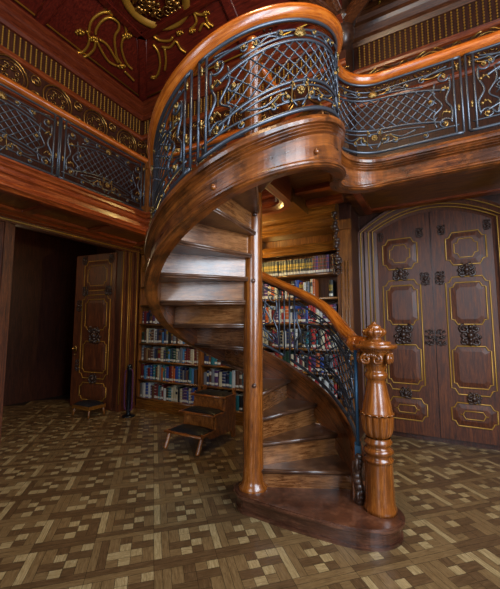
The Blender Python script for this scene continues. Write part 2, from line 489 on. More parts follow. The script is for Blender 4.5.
# cornice above the beaded frieze
def linear_frames(p0, p1, nr):
    p0, p1 = Vector(p0), Vector(p1)
    return [(p0, nr, 1, 0), (p1, nr, 1, (p1 - p0).length)]
CORN = [(0, -.06), (.03, -.06), (.05, -.03), (.05, .0), (.09, .03), (.11, .05), (.11, .08), (.14, .1), (.14, .13), (0, .13)]
CORN2 = [(a * 1.3, z * 1.25) for a, z in CORN]
mb = MB(); mb.sweep(linear_frames((S_LEFT, T_FRONT, 5.27), (S_LEFT, T_BACK, 5.27), (1, 0)), CORN2)
mb.sweep(linear_frames((S_LEFT, T_BACK, 5.27), (S_CORNER, T_BACK, 5.27), (0, -1)), CORN2)
structure(mb.build('trim_1', M['mahogany_uv']))
mb = MB(); mb.sweep(linear_frames((S_CORNER, T_DOOR, 5.58), (S_RIGHT, T_DOOR, 5.58), (0, -1)), [(a * 1.3, z * 2.0) for a, z in CORN])
structure(mb.build('trim_2', M['rib_uv']))

def gilt(name, curves, r, push, parent, knots=(), kr=.045, mat='ceil_gilt', carve=None):
    mb = MB()
    for c in curves:
        p = smooth_curve([Vector(q) + Vector(push) for q in c], 5)
        mb.tube(p, r, 6)
    o = mb.build(name, M[mat], parent)
    if knots:
        kb = MB()
        for q in knots:
            q = Vector(q) + Vector(push)
            for k in range(9):
                a = 2 * PI * k / 9
                d = Vector((math.cos(a), math.sin(a) * .9, math.sin(a) * .35)) * kr * random.uniform(.7, 1.3)
                kb.blob(q + d, kr * .42, n=6)
            kb.blob(q + Vector((0, 0, -.012)), kr * .5)
        kb.build('gilt_rosette', M[carve or mat], parent)
    return o
LC = [[[-2.94,0.38,5.68],[-2.85,0.33,5.72],[-2.76,0.32,5.77],[-2.63,0.36,5.83],[-2.56,0.43,5.86],[-2.57,0.48,5.86]],[[-2.54,0.46,5.87],[-2.53,0.57,5.88],[-2.52,0.6,5.89],[-2.55,0.69,5.87],[-2.63,0.78,5.83],[-2.7,0.78,5.79],[-2.8,0.84,5.75],[-2.88,0.95,5.71],[-2.94,1.08,5.69],[-2.94,1.18,5.68]],[[-2.9,0.46,5.7],[-2.85,0.43,5.73],[-2.72,0.42,5.79],[-2.61,0.47,5.84],[-2.58,0.59,5.85],[-2.64,0.65,5.82],[-2.74,0.67,5.78],[-2.84,0.75,5.73],[-2.95,0.88,5.68],[-2.98,0.99,5.66]],[[-2.96,0.52,5.68],[-3.03,0.67,5.64],[-3.08,0.83,5.62],[-3.06,0.96,5.63]],[[-2.92,0.54,5.69],[-2.91,0.66,5.7],[-2.96,0.83,5.67],[-3.0,0.94,5.65]],[[-2.94,0.34,5.68],[-2.99,0.42,5.66],[-3.09,0.47,5.61],[-3.21,0.47,5.56],[-3.27,0.41,5.53]],[[-2.97,0.51,5.67],[-3.07,0.56,5.62],[-3.21,0.55,5.56],[-3.3,0.48,5.51]],[[-3.04,1.11,5.63],[-3.05,1.21,5.63],[-3.06,1.33,5.62]]]
LK = [[-2.97,0.48,5.67],[-3.01,1.03,5.65],[-2.63,0.8,5.83],[-3.02,0.3,5.65],[-2.54,0.45,5.87]]
BC = [[[-1.51,1.02,5.87],[-1.53,1.11,5.82],[-1.61,1.15,5.81],[-1.69,1.16,5.8]],[[-1.51,1.02,5.87],[-1.44,1.07,5.84],[-1.35,1.09,5.83]],[[-1.37,1.12,5.82],[-1.38,1.19,5.79],[-1.33,1.25,5.76]],[[-1.56,1.22,5.77],[-1.45,1.17,5.79],[-1.4,1.25,5.76]],[[-2.3,1.03,5.86],[-2.24,1.11,5.83],[-2.09,1.16,5.8],[-2.01,1.14,5.81]],[[-2.27,1.18,5.79],[-2.15,1.23,5.77],[-2.0,1.2,5.78],[-1.99,1.3,5.73],[-1.94,1.37,5.7]],[[-2.39,1.11,5.83],[-2.38,1.22,5.77],[-2.48,1.36,5.71],[-2.63,1.46,5.66],[-2.73,1.47,5.65]],[[-2.24,1.21,5.78],[-2.34,1.35,5.71],[-2.46,1.45,5.66]]]
BK = [[-1.87,1.14,5.81],[-1.35,1.09,5.83],[-2.73,1.47,5.65],[-1.67,1.19,5.79]]
gilt('gilt_scroll', LC, .018, (.006, 0, -.014), ceiling, LK, .05)
gilt('gilt_scroll', [[(S_LEFT + .12, T_FRONT, 5.556), (S_LEFT + .12, T_BACK - .2, 5.556)], [(S_LEFT + .2, T_BACK - .12, 5.556), (S_CORNER, T_BACK - .12, 5.556)]], .012, (.004, -.004, -.012), ceiling)
gilt('gilt_scroll', [[[p[0], -.3 - p[1], p[2]] for p in c] for c in LC], .018, (.006, 0, -.014), ceiling)
gilt('gilt_scroll', BC, .018, (0, -.006, -.014), ceiling, BK, .04)
RC = [[[.92,2.02,5.9],[.98,2.06,5.9],[1.5,2.06,5.9],[2.4,2.06,5.9]],[[.95,1.6,5.9],[1.5,1.6,5.9],[2.4,1.6,5.9]]]
gilt('gilt_scroll', [[[.92,2.25,5.9],[.98,2.27,5.9],[1.12,2.27,5.9],[2.2,2.27,5.9]], [[.84,2.16,5.9],[.78,2.26,5.9],[.74,2.3,5.9]]] + RC, .013, (0, 0, -.014), ceiling)
# centre medallion (dark oval with gilt rim and relief)
mc = (-1.86, .62)
mb = MB(); mb.lathe([(.62, 0), (.62, -.03), (.58, -.05), (.55, -.035), (.5, -.06), (.47, -.045)], (mc[0], mc[1], Z_CEIL), 48)
mb.build('medallion_ring', M['mahogany'], ceiling)
mb = MB(); mb.lathe([(.47, -.045), (.45, -.07), (.41, -.075), (.38, -.05), (.36, -.03)], (mc[0], mc[1], Z_CEIL), 48)
mb.build('medallion_rim', M['gilt_line'], ceiling)
mb = MB()
for k in range(70):
    a = random.uniform(0, 2 * PI); r = .34 * math.sqrt(random.random())
    mb.blob((mc[0] + r * math.cos(a), mc[1] + r * math.sin(a), Z_CEIL - .02), random.uniform(.02, .05), (1.3, .8, .8), 6)
for k in range(9):
    a = 2 * PI * k / 9
    mb.tube([(mc[0] + x, mc[1] + y, Z_CEIL - .04) for x, y in spiral2(.2 * math.cos(a), .2 * math.sin(a), .09, .015, a, 1.4)], .012, 5)
mb.build('medallion_relief', M['brass'], ceiling)
# carved flowers in the dark fields near the pendant
mb = MB()
for (x, y) in ((.12, 1.62), (.18, 1.45), (.05, 1.3), (.75, 2.0), (.95, 1.9), (.68, 1.85), (-.55, 1.5), (1.3, 1.85), (.5, 1.35), (.62, 1.2)):
    z = Z_CEIL - .02 if x > .43 or y < bi else Z_WALL + (T_BACK - y) * .47 - .02
    for k in range(10):
        a = k * 2.4; r = .012 * k
        mb.blob((x + r * math.cos(a), y + r * math.sin(a), z - random.uniform(0, .02)), .025, (1, 1, .7), 6)
mb.build('carved_flower', M['carving'], ceiling)
# corner pendant
mb = MB(); mb.lathe([(.0, 5.06), (.05, 5.07), (.09, 5.11), (.13, 5.17), (.15, 5.25), (.14, 5.31), (.10, 5.34), (.10, 5.37), (.16, 5.40), (.17, 5.47), (.12, 5.50), (.12, 5.90)], (S_CORNER - .02, T_BACK - .02, 0), 28)
structure(mb.build('trim_3', M['carving']))

# beaded friezes, scroll friezes on the upper walls
def frieze(name, f, L, z0, z1, zb, parent):
    """f(a, z, out) -> world"""
    mb = MB()
    n = int(L / .068)
    for k in range(n):
        a = (k + .5) * .068
        pts = []
        m = 9
        for q in range(m):
            z = z0 + (z1 - z0) * q / (m - 1)
            mb.blob(f(a, z, .012), .013, (1, 1, 1.25), 5)
    mb.build('beaded_frieze', M['gilt_line'], parent)
    mb = MB()
    R = .21
    k = 0
    a = .3
    while a < L:
        for rr, t in ((R, .013), (R * .78, .008)):
            mb.tube([f(a + rr * math.cos(2 * PI * q / 22), zb + rr * math.sin(2 * PI * q / 22), .012) for q in range(22)], t, 5, closed=True)
        for q in range(7):
            g = 2 * PI * q / 7
            mb.tube([f(a + x, zb + y, .014) for x, y in spiral2(.09 * math.cos(g), .09 * math.sin(g), .045, .008, g, 1.2, 12)], .007, 5)
        for sd in (-1, 1):
            for vv in (-1, 1):
                mb.tube([f(a + sd * (R + .1) + x * sd, zb + vv * .1 + y, .012) for x, y in spiral2(0, 0, .08, .012, 1.0 * vv, 1.3 * vv, 14)], .009, 5)
        a += .62
    mb.build('scroll_frieze', M['brass'], parent)
frieze('left', lambda a, z, o: (S_LEFT + o, 1.75 - a, z), 4.2, 4.90, 5.17, 4.62, wall_left)
frieze('right', lambda a, z, o: (S_CORNER + .05 + a, T_DOOR - o, z), 2.4, 5.12, 5.45, 4.84, wall_back)
frieze('mid', lambda a, z, o: (S_LEFT + .05 + a, T_BACK - o, z), 3.6, 4.90, 5.17, 4.62, wall_back)
# ledge mouldings under the friezes
mb = MB()
for z in (4.85, 4.38):
    mb.sweep(linear_frames((S_LEFT, T_FRONT, z), (S_LEFT, T_BACK, z), (1, 0)), [(0, -.03), (.03, -.02), (.04, .01), (.06, .03), (0, .03)])
mb.build('wall_moulding', M['gallery_uv'], wall_left)
mb = MB()
for z in (5.06, 4.55):
    mb.sweep(linear_frames((S_LEFT, T_BACK, z - .2), (S_CORNER, T_BACK, z - .2), (0, -1)), [(0, -.03), (.03, -.02), (.04, .01), (.06, .03), (0, .03)])
    mb.sweep(linear_frames((S_CORNER, T_DOOR, z), (S_RIGHT, T_DOOR, z), (0, -1)), [(0, -.03), (.03, -.02), (.04, .01), (.06, .03), (0, .03)])
for s0 in [S_LEFT + .3 + k * .8 for k in range(4)]:
    mb.box((s0, T_BACK - .03, Z_GAL + .25), (s0 + .6, T_BACK, Z_GAL + 1.45))
    mb.box((s0 + .06, T_BACK - .05, Z_GAL + .31), (s0 + .54, T_BACK, Z_GAL + 1.39))
mb.build('wall_moulding', M['gallery_uv'], wall_back)

# ------------------------------------------------------------------ the gallery
def gallery_frames():
    P = [(S_GAL, T_FRONT + .05), (S_GAL, T_REAR), (-.30, T_REAR)]
    fr = [((P[0][0], P[0][1], 0), (1, 0), 1, 0)]
    L = P[1][1] - P[0][1]
    fr.append(((P[1][0], P[1][1], 0), (.70711, -.70711), 1.41421, L))
    L += P[2][0] - P[1][0]
    fr.append(((P[2][0], P[2][1], 0), (0, -1), 1, L))
    r = .28
    for k in range(1, 9):
        a = PI / 2 * k / 8
        fr.append(((P[2][0] + r * math.sin(a), T_REAR - r + r * math.cos(a), 0), (-math.sin(a), -math.cos(a)), 1, L + r * a))
    L += r * PI / 2
    fr.append(((-.02, .06, 0), (-1, 0), 1, L + .5))
    return fr
PHI0, PHI1 = 12.0, 385.0
radius = pchip([(10, .795), (45, .80), (75, .835), (105, .86), (150, .85), (200, .815), (250, .80), (299, .775), (340, .735), (385, .70)])
def build_path():
    pts, phis = [], []
    n = 374
    for k in range(n + 1):
        ph = PHI0 + (PHI1 - PHI0) * k / n
        r = radius(ph)
        pts.append((r * math.cos(rad(ph)), r * math.sin(rad(ph)))); phis.append(ph)
    p0 = Vector(pts[-1]); t0 = (p0 - Vector(pts[-2])).normalized()
    p3 = Vector((.98, T_GAL)); p1 = p0 + t0 * .26; p2 = p3 - Vector((.30, 0))
    m = 40
    for k in range(1, m + 1):
        t = k / m
        q = p0 * (1 - t) ** 3 + p1 * 3 * t * (1 - t) ** 2 + p2 * 3 * t * t * (1 - t) + p3 * t ** 3
        pts.append((q.x, q.y)); phis.append(PHI1 + 25 * t)
    pts.append((3.32, T_GAL)); phis.append(410)
    L = [0.0]
    for a, b in zip(pts[:-1], pts[1:]): L.append(L[-1] + math.hypot(b[0] - a[0], b[1] - a[1]))
    return pts, phis, L
PTS, PHS, LEN = build_path()
L1 = LEN[374]; L2 = LEN[414]; L3 = LEN[415]
import bisect
def locate(l):
    k = min(max(bisect.bisect_right(LEN, l) - 1, 0), len(PTS) - 2)
    return k, (l - LEN[k]) / (LEN[k + 1] - LEN[k])
def tang(k):
    a = PTS[max(k - 1, 0)]; b = PTS[min(k + 1, len(PTS) - 1)]
    if k >= 414: return Vector((1, 0))
    return Vector((b[0] - a[0], b[1] - a[1])).normalized()
def plan(l):
    """stair edge: helix, reverse curve, then the straight gallery front; gives point and outward normal"""
    k, t = locate(l)
    x = PTS[k][0] + (PTS[k + 1][0] - PTS[k][0]) * t; y = PTS[k][1] + (PTS[k + 1][1] - PTS[k][1]) * t
    d = (tang(k) * (1 - t) + tang(k + 1) * t).normalized()
    return (x, y), (d.y, -d.x)
def phi_of(l):
    k, t = locate(l)
    return PHS[k] + (PHS[k + 1] - PHS[k]) * t
def l_of(phi):
    k = min(max(bisect.bisect_right(PHS, phi) - 1, 0), 373)
    return LEN[k] + (LEN[k + 1] - LEN[k]) * (phi - PHS[k]) / (PHS[k + 1] - PHS[k])
PEND = 410
z_top = pchip([(10, .40), (36, .56), (110, 1.13), (200, 1.80), (250, 2.205), (299, 2.57), (345, 2.865), (385, 2.985), (PEND, 2.985)])
z_bot = pchip([(10, .13), (30, .20), (70, .52), (110, .80), (200, 1.46), (250, 1.885), (299, 2.25), (345, 2.48), (385, 2.59), (PEND, 2.69)])
z_rail = pchip([(10, 1.255), (24, 1.27), (38, 1.34), (60, 1.55), (110, 1.92), (200, 2.60), (250, 3.00), (299, 3.345), (350, 3.64), (385, 3.765), (PEND, 3.79)])
def frames_of(l0, l1, zf, step=.035):
    n = max(2, int((l1 - l0) / step))
    out = []
    for k in range(n + 1):
        l = l0 + (l1 - l0) * k / n
        (x, y), nr = plan(l)
        out.append(((x, y, zf(phi_of(l))), nr, 1, l))
    return out

gallery = thing('gallery', 'carved red brown wooden gallery with iron railing running round the upper walls', 'gallery', (0, 0, 0))
# fascia profile (n outwards, z from the top)
GF = [(-.06, .0), (.10, .0), (.115, -.012), (.115, -.03), (.095, -.045), (.085, -.07), (.06, -.085), (.055, -.11), (.075, -.125), (.075, -.14), (.05, -.155), (.035, -.20), (.045, -.225), (.065, -.24), (.065, -.26), (.04, -.275), (.02, -.295), (-.06, -.295)]
mb = MB()
fr = [((p[0], p[1], 2.985), n, s, L) for p, n, s, L in gallery_frames()]
mb.sweep(fr, GF)
lf = frames_of(L1, L3, lambda p: 2.985)
mb.build('fascia', M['gallery_uv'], gallery)
GR = [(-.045, -.035), (-.05, -.01), (-.04, .02), (-.02, .04), (.02, .04), (.04, .02), (.05, -.01), (.045, -.035), (.02, -.05), (-.02, -.05)]
mb = MB()
mb.sweep([((p[0], p[1], 3.79), n, s, L) for p, n, s, L in gallery_frames()], GR, smooth=True)
mb.build('handrail', M['orange_uv'], gallery)
# floor slabs and coffered soffit
mb = MB()
mb.box((S_LEFT, T_FRONT, 2.80), (S_GAL - .05, 1.52, 2.97))
mb.box((S_GAL - .05, T_REAR + .02, 2.78), (-.03, 1.52, 2.97)); mb.box((S_LEFT, 1.52, 2.957), (S_CORNER, T_BACK, 2.97))
edge = [(-.03, .09), (-.03, 1.52), (S_CORNER + .01, 1.52), (S_CORNER + .01, T_DOOR - .01), (S_RIGHT - .01, T_DOOR - .01), (S_RIGHT - .01, T_GAL + .05)]
pts = []
for k in range(13):
    l = L2 + (L1 - L2) * k / 12
    (x, y), nr = plan(l)
    pts.append((x - nr[0] * .04, y - nr[1] * .04))
k0 = rad(26 + 22.5 * 14)
pts += [((radius(a) - .03) * math.cos(rad(a)), (radius(a) - .03) * math.sin(rad(a))) for a in (380, 370, 360, 350, 341)]
pts.append((.09 * math.cos(k0), .09 * math.sin(k0)))
mb.prism(edge + pts, 2.93, 2.97)
mb.build('gallery_floor', M['case_x'], gallery)
SOF = []
for (a, b) in ((S_GAL, -1.55), (-1.45, -.75), (9, 9)):
    if a > 5:
        SOF += [((.62, 1.0, 2.89), (3.3, 1.08, 2.93)), ((.62, 2.1, 2.90), (3.3, 2.2, 2.93)), ((S_CORNER + .12, 1.0, 2.89), (S_CORNER + .2, 2.2, 2.93))]; continue
    for q in ((T_REAR + .10), (1.42)):
        SOF.append(((a, q, 2.74), (b, q + .05, 2.79)))
SOF += [((-.02, 1.02, 2.88), (.5, 1.1, 2.93)), ((-.02, 1.40, 2.86), (.42, 1.5, 2.93))]
for t in (-3, -2.1, -1.2, -.3, .6, 1.5):
    SOF.append(((S_LEFT + .15, t, 2.765), (S_GAL - .1, t + .1, 2.80)))
for a, b in SOF:
    mb = MB(); mb.box(a, b); mb.build('soffit_moulding', M['gallery_uv'], gallery)
# bracket mouldings under the left gallery
mb = MB()
mb.sweep(linear_frames((S_LEFT, T_FRONT, 2.70), (S_LEFT, 1.52, 2.70), (1, 0)), [(0, .1), (.30, .1), (.28, .07), (.2, .06), (.15, .03), (.1, .02), (.05, .0), (0, .0)])
mb.build('soffit_moulding', M['gallery_uv'], gallery)
# corner post
mb = MB()
mb.box((S_GAL - .05, T_REAR - .05, 2.98), (S_GAL + .05, T_REAR + .05, 3.76))
mb.box((S_GAL - .07, T_REAR - .07, 2.98), (S_GAL + .07, T_REAR + .07, 3.10)); mb.box((S_GAL - .065, T_REAR - .065, 3.66), (S_GAL + .065, T_REAR + .065, 3.76))
mb.build('corner_post', M['case_z'], gallery)

# ------------------------------------------------------------------ iron railing panels
def iron_panel(parent, Pt, W, H, seed=0, name='railing_panel', fine=True):
    """Pt(a, b, o): a along 0..W, b up 0..H (real sizes), o outwards"""
    rnd = random.Random(seed)
    f = lambda a, b, o=0.0: Vector(Pt(a, b, o))
    nseg = max(4, int(W / .05))
    line = lambda b, a0=0, a1=W: [f(a0 + (a1 - a0) * k / nseg, b) for k in range(nseg + 1)]
    mb = MB()
    # rails and stile pairs
    mb.tube(line(.0), .015, 6); mb.tube(line(.085 * H / .75, .03, W - .03), .008, 5)
    mb.tube(line(H), .013, 6); mb.tube(line(H - .075, .03, W - .03), .008, 5)
    for a in (.0, .055, W - .055, W):
        mb.tube([f(a, 0), f(a, H * .5), f(a, H)], .010, 6)
    root = mb.build(name, M['iron'], parent)
    x0, x1 = .09, W - .09
    lo = lambda x: H * (.17 + .15 * (1 - (2 * x - 1) ** 2))
    hi = lambda x: H * (.60 + .17 * (1 - (2 * x - 1) ** 2))
    nx = lambda a: (a - x0) / (x1 - x0)
    # lattice
    mb = MB()
    d = .088
    ca = -H
    nodes = []
    while ca < W + H:
        for sg in (1, -1):
            run = []
            k = 0
            while k <= 60:
                b = H * k / 60
                a = ca + sg * b if sg > 0 else ca + H - b
                ok = x0 + .10 < a < x1 - .10 and lo(nx(a)) <= b <= hi(nx(a))
                if ok: run.append((a, b))
                elif len(run) > 1:
                    st = max(1, len(run) // 5)
                    mb.tube([f(*p) for p in run[::st]] + [f(*run[-1])], .0062, 4); run = []
                else: run = []
                k += 1
            if len(run) > 1: mb.tube([f(*run[0]), f(*run[len(run) // 2]), f(*run[-1])], .0062, 4)
        ca += d
    i = -40
    for i in range(-40, 60):
        for j in range(-40, 60):
            # crossings of the two families
            c1 = -H + i * d; c2 = -H + j * d
            a = (c1 + c2 + H) / 2; b = a - c1
            if 0 < b < H and x0 + .10 < a < x1 - .10 and lo(nx(a)) + .01 < b < hi(nx(a)) - .01:
                mb.blob(f(a, b), .013, n=5)
    mb.build('lattice', M['iron'], root)
    # iron scrolls
    mb = MB(); gold = []
    def piece(nm):
        g_ = MB(); gold.append((nm, g_)); return g_
    n = max(8, int(W / .05))
    for fn, sg in ((lo, -1), (hi, 1)):
        pts = [(x0 + .03 + (x1 - x0 - .06) * k / n) for k in range(n + 1)]
        mb.tube([f(a, fn(nx(a))) for a in pts], .0105, 6)
        pt2 = [(x0 + (x1 - x0) * (.16 + .68 * k / n)) for k in range(n + 1)]
        mb.tube([f(a, fn(nx(a)) + sg * H * .055) for a in pt2], .0075, 6)
    def sp(cx, cy, r, a0, t, gold_eye=True, w=.009):
        p = spiral2(cx, cy, r, r * .18, a0, t, 16)
        mb.tube([f(*q) for q in p], w, 5)
        if gold_eye:
            gd = piece('gilt_scroll_eye')
            gd.blob(f(cx, cy, .012), r * .2 + .005, n=6)
            gd.tube([f(q[0], q[1], .006) for q in p[9:]], .007, 5)
    for sd in (-1, 1):
        X = lambda a: a if sd < 0 else W - a
        # big C scroll by the stiles
        r = .055
        sp(X(.135), H * .17, r, PI if sd < 0 else 0, -1.3 * sd * -1)
        sp(X(.135), H * .80, r * .9, PI if sd < 0 else 0, 1.3 * sd * -1)
        mb.tube(smooth_curve([f(X(.085), H * .19), f(X(.075), H * .34), f(X(.12), H * .48), f(X(.085), H * .64), f(X(.085), H * .78)], 4), .010, 6)
        mb.tube(smooth_curve([f(X(.20), H * .14), f(X(.22), H * .3), f(X(.15), H * .42), f(X(.21), H * .58), f(X(.2), H * .74)], 4), .008, 6)
        for b in (.30, .62):
            gd = piece('gilt_leaf')
            gd.blob(f(X(.10), H * b, .01), .014, n=6); gd.blob(f(X(.12), H * (b + .03), .012), .009, n=6)
            gd.tube([f(X(.10), H * b, .01), f(X(.14), H * (b + .02), .02), f(X(.16), H * (b - .03), .012)], .006, 5)
        sp(X(.235), H * .50, .034, 0 if sd < 0 else PI, 1.3 * sd, w=.007)
        sp(X(.30), H * .84, .030, PI / 2, 1.3 * sd, w=.007)
        sp(X(.29), H * .07, .024, PI / 2, -1.3 * sd, w=.007)
        mb.tube(smooth_curve([f(X(.10), H * .93), f(X(.20), H * .90), f(X(.33), H * .84)], 4), .0075, 5)
        # gold leaf in the stile pair
        for b in (.34, .88):
            gd = piece('gilt_leaf')
            gd.blob(f(X(.028), H * b, .012), .014, (.8, .8, 1.6), 6); gd.blob(f(X(.028), H * b - .03, .012), .009, n=6)
        # scrolls above the lattice
        cx = W / 2
        sp(cx + sd * .14, H * .86, .032, -PI / 2, 1.2 * sd)
        sp(cx + sd * .30 * min(1, W), H * .83, .028, -PI / 2, -1.2 * sd)
        mb.tube(smooth_curve([f(cx + sd * .14, H * .82), f(cx + sd * .22, H * .86), f(cx + sd * .30 * min(1, W), H * .79)], 4), .007, 5)
        # flower spray below the lattice
        sp(cx + sd * .10, H * .16, .035, PI / 2, -1.25 * sd)
        sp(cx + sd * .19, H * .11, .024, PI / 2, 1.2 * sd)
        sp(cx + sd * .05, H * .27, .026, 0, 1.1 * sd)
        mb.tube(smooth_curve([f(cx + sd * .02, H * .05), f(cx + sd * .12, H * .22), f(cx + sd * .24, H * .15), f(cx + sd * min(.36, W * .3), H * .19)], 4), .008, 5)
        gd = piece('gilt_flower')
        for q in ((.07, .10), (.11, .2), (.06, .3), (.15, .2), (.2, .13)):
            gd.blob(f(cx + sd * q[0], H * q[1], .014), rnd.uniform(.008, .012), n=6)
        gd.tube([f(cx + sd * q[0], H * q[1], .012) for q in ((.06, .3), (.07, .1), (.11, .2), (.15, .2), (.2, .13))], .005, 4)
    # shell at the head, rosette at the foot
    gd = piece('gilt_shell')
    for k in range(7):
        a = PI * (k + .5) / 7
        gd.tube([f(W / 2, H * .80, .01), f(W / 2 + .045 * math.cos(a), H * .80 + .06 * math.sin(a), .016)], .009, 5)
    gd = piece('gilt_rosette')
    for k in range(8):
        a = 2 * PI * k / 8
        gd.blob(f(W / 2 + .022 * math.cos(a), H * .20 + .022 * math.sin(a), .015), .010, n=5)
    gd.blob(f(W / 2, H * .2, .02), .013, n=6)
    mb.build('scrollwork', M['iron'], root)
    for nm, g_ in gold: g_.build(nm, M['gold'], root)
    return root

ZI0, ZI1 = .055, -.055        # iron sits between the string top and the underside of the rail
def stair_panel(parent, l0, l1, seed):
    W = l1 - l0
    lm = (l0 + l1) / 2
    H = (z_rail(phi_of(lm)) + ZI1) - (z_top(phi_of(lm)) + ZI0)
    def Pt(a, b, o):
        l = l0 + a
        (x, y), nr = plan(l)
        za = z_top(phi_of(l)) + ZI0; zb = z_rail(phi_of(l)) + ZI1
        return (x + nr[0] * (o + .005), y + nr[1] * (o + .005), za + (zb - za) * b / H)
    return iron_panel(parent, Pt, W, H, seed)

# left and rear gallery
def flat_panel(parent, p0, p1, out, seed):
    p0, p1 = Vector(p0), Vector(p1)
    d = p1 - p0; W = d.length; d.normalize()
    H = 3.735 - 3.04
    return iron_panel(parent, lambda a, b, o: (p0.x + d.x * a + out[0] * o, p0.y + d.y * a + out[1] * o, 3.04 + b), W, H, seed)
for k, (a, b) in enumerate(((-.32, T_REAR - .06), (-1.5, -.34), (-2.7, -1.52))):
    flat_panel(gallery, (S_GAL, a, 0), (S_GAL, b, 0), (1, 0), 20 + k)
for k, (a, b) in enumerate(((S_GAL + .06, -1.3), (-1.28, -.32))):
    flat_panel(gallery, (a, T_REAR, 0), (b, T_REAR, 0), (0, -1), 30 + k)

# ------------------------------------------------------------------ the spiral staircase
stair = thing('spiral_staircase', 'carved wooden spiral staircase with iron railing in the middle of the room', 'staircase', (0, 0, 0))
STEP, RISE, Z0, PH = 22.5, .188, .28, 26.0
def polar(r, a): return (r * math.cos(rad(a)), r * math.sin(rad(a)))
# plinth
pl = [(-.13, -.02), (-.09, -.12), (-.02, -.165), (.14, -.265), (.31, -.365), (.50, -.465), (.64, -.525), (.75, -.545), (.85, -.53), (.94, -.475), (.985, -.39), (.985, -.29), (.94, -.20), (.90, -.08), (.88, .06), (.6, .12), (.1, .13), (-.08, .10), (-.12, .05)]
c29, s29 = math.cos(rad(29)), math.sin(rad(29))
st_ = lambda x, y: (c29 * x - s29 * y, s29 * x + c29 * y)
def off(poly, d):
    n = len(poly); out = []
    for i in range(n):
        a, b, c = Vector(poly[i - 1]), Vector(poly[i]), Vector(poly[(i + 1) % n])
        t = (c - a).normalized()
        out.append((b.x + t.y * d, b.y - t.x * d))
    return out
def dense(poly):
    P = smooth_curve([(x, y, 0) for x, y in poly + poly[:1]], 4)
    return [(p.x, p.y) for p in P[:-1]]
plp = dense([st_(*p) for p in pl])
mb = MB(); mb.prism(off(plp, -.006), 0, .10); mb.prism(off(plp, .008), 0, .02)
mb.build('plinth_base', M['plinth'], stair)
mb = MB(); mb.prism(off(plp, .012), .098, .105); mb.prism(off(plp, .022), .105, .122); mb.prism(off(plp, .012), .122, .13)
mb.build('plinth_top', M['plinth'], stair)
# central pole
mb = MB(); mb.lathe([(.115, .13), (.115, .15), (.095, .165), (.088, .19), (.082, .21), (.079, 1.2), (.077, 2.4), (.077, 3.74), (.09, 3.75), (.095, 3.78), (.09, 3.81), (.06, 3.82), (.05, 3.85), (.07, 3.89), (.05, 3.93), (0, 3.95)], seg=36)
pole = mb.build('central_pole', M['orange_z'], stair)
for (a, z) in ((-55, .92), (-60, 1.75), (-50, 2.3)):
    x, y = polar(.079, a); mb = MB(); mb.blob((x, y, z), .02, (1, 1, 1), 8); mb.build('dowel_plug', M['plinth'], pole)
# steps
NST = 14
for k in range(NST):
    ph = PH + STEP * k; z = Z0 + RISE * k
    d0 = Vector(polar(1, ph)); n0 = Vector(polar(1, ph + 90))
    d1 = Vector(polar(1, ph + STEP)); n1 = Vector(polar(1, ph + STEP + 90))
    ri = .06; ro = radius(ph + STEP / 2) - .025
    q = lambda d, n, r, o: (d.x * r + n.x * o, d.y * r + n.y * o)
    poly = [q(d0, n0, ri, -.03), q(d0, n0, ro, -.03)] + [polar(ro, ph + STEP * t) for t in (.25, .5, .75)] + [q(d1, n1, ro, .045), q(d1, n1, ri, .045)]
    mb = MB(); mb.prism(poly, z - .034, z)
    # rounded nosing strip and the cove below it
    a, b = q(d0, n0, ri, -.03), q(d0, n0, ro, -.03)
    mb.tube([(a[0], a[1], z - .017), (b[0], b[1], z - .017)], .0175, 8)
    a, b = q(d0, n0, ri, -.004), q(d0, n0, ro, -.004)
    mb.tube([(a[0], a[1], z - .038), (b[0], b[1], z - .038)], .010, 6)
    mb.build('tread', M['tread'], stair)
    zb = z - RISE if k else .13
    if k < NST - 1:
        a, b = q(d1, n1, ri, .045), q(d1, n1, ro, .045)
        lip = MB(); lip.tube([(a[0], a[1], z - .012), (b[0], b[1], z - .012)], .0125, 8); lip.tube([(a[0], a[1], z - .030), (b[0], b[1], z - .030)], .007, 6); lip.build('back_lip', M['tread'], stair)
    mb = MB(); mb.prism([q(d0, n0, ri, 0), q(d0, n0, ro, 0), q(d0, n0, ro, .02), q(d0, n0, ri, .02)], zb, z - .034)
    mb.build('riser', M['riser'], stair)
# last riser up to the gallery floor
PL = PH + STEP * NST
d0 = Vector(polar(1, PL)); n0 = Vector(polar(1, PL + 90))
mb = MB(); mb.prism([(d0.x * r + n0.x * o, d0.y * r + n0.y * o) for r, o in ((.06, 0), (.72, 0), (.72, .02), (.06, .02))], Z0 + RISE * (NST - 1) - .034, 2.90)
mb.build('riser', M['riser'], stair)
# outer string with moulded bands
def string_prof(i):
    fr = SF[i]
    ph = phi_of(fr[3])
    t = z_top(ph); h = t - z_bot(ph)
    return [(-.045, 0), (.025, 0), (.052, -.015), (.060, -.04), (.057, -.064), (.036, -.070), (.036, -.076), (.054, -.085), (.036, -.094), (.036, -.098), (.052, -.107), (.034, -.116), (.034, -.119), (.046, -.127), (.026, -.136),
            (.022, -.140), (.022, -h + .058), (.036, -h + .054), (.038, -h + .048), (.054, -h + .036), (.054, -h + .024), (.042, -h + .018), (.046, -h + .008), (.03, -h), (-.045, -h)]
SF = frames_of(0, L3, z_top)
mb = MB(); mb.sweep(SF, string_prof)
string = mb.build('string_board', M['string_uv'], stair)
mb = MB()
for ph in (281, 331, 235, 140, 60):
    l = l_of(ph); (x, y), nr = plan(l); z = z_bot(ph) + .105
    c = Vector((x + nr[0] * .03, y + nr[1] * .03, z))
    mb = MB(); mb.blob(c, .019, (1, 1, 1), 9); mb.build('round_boss', M['orange_z'], string)
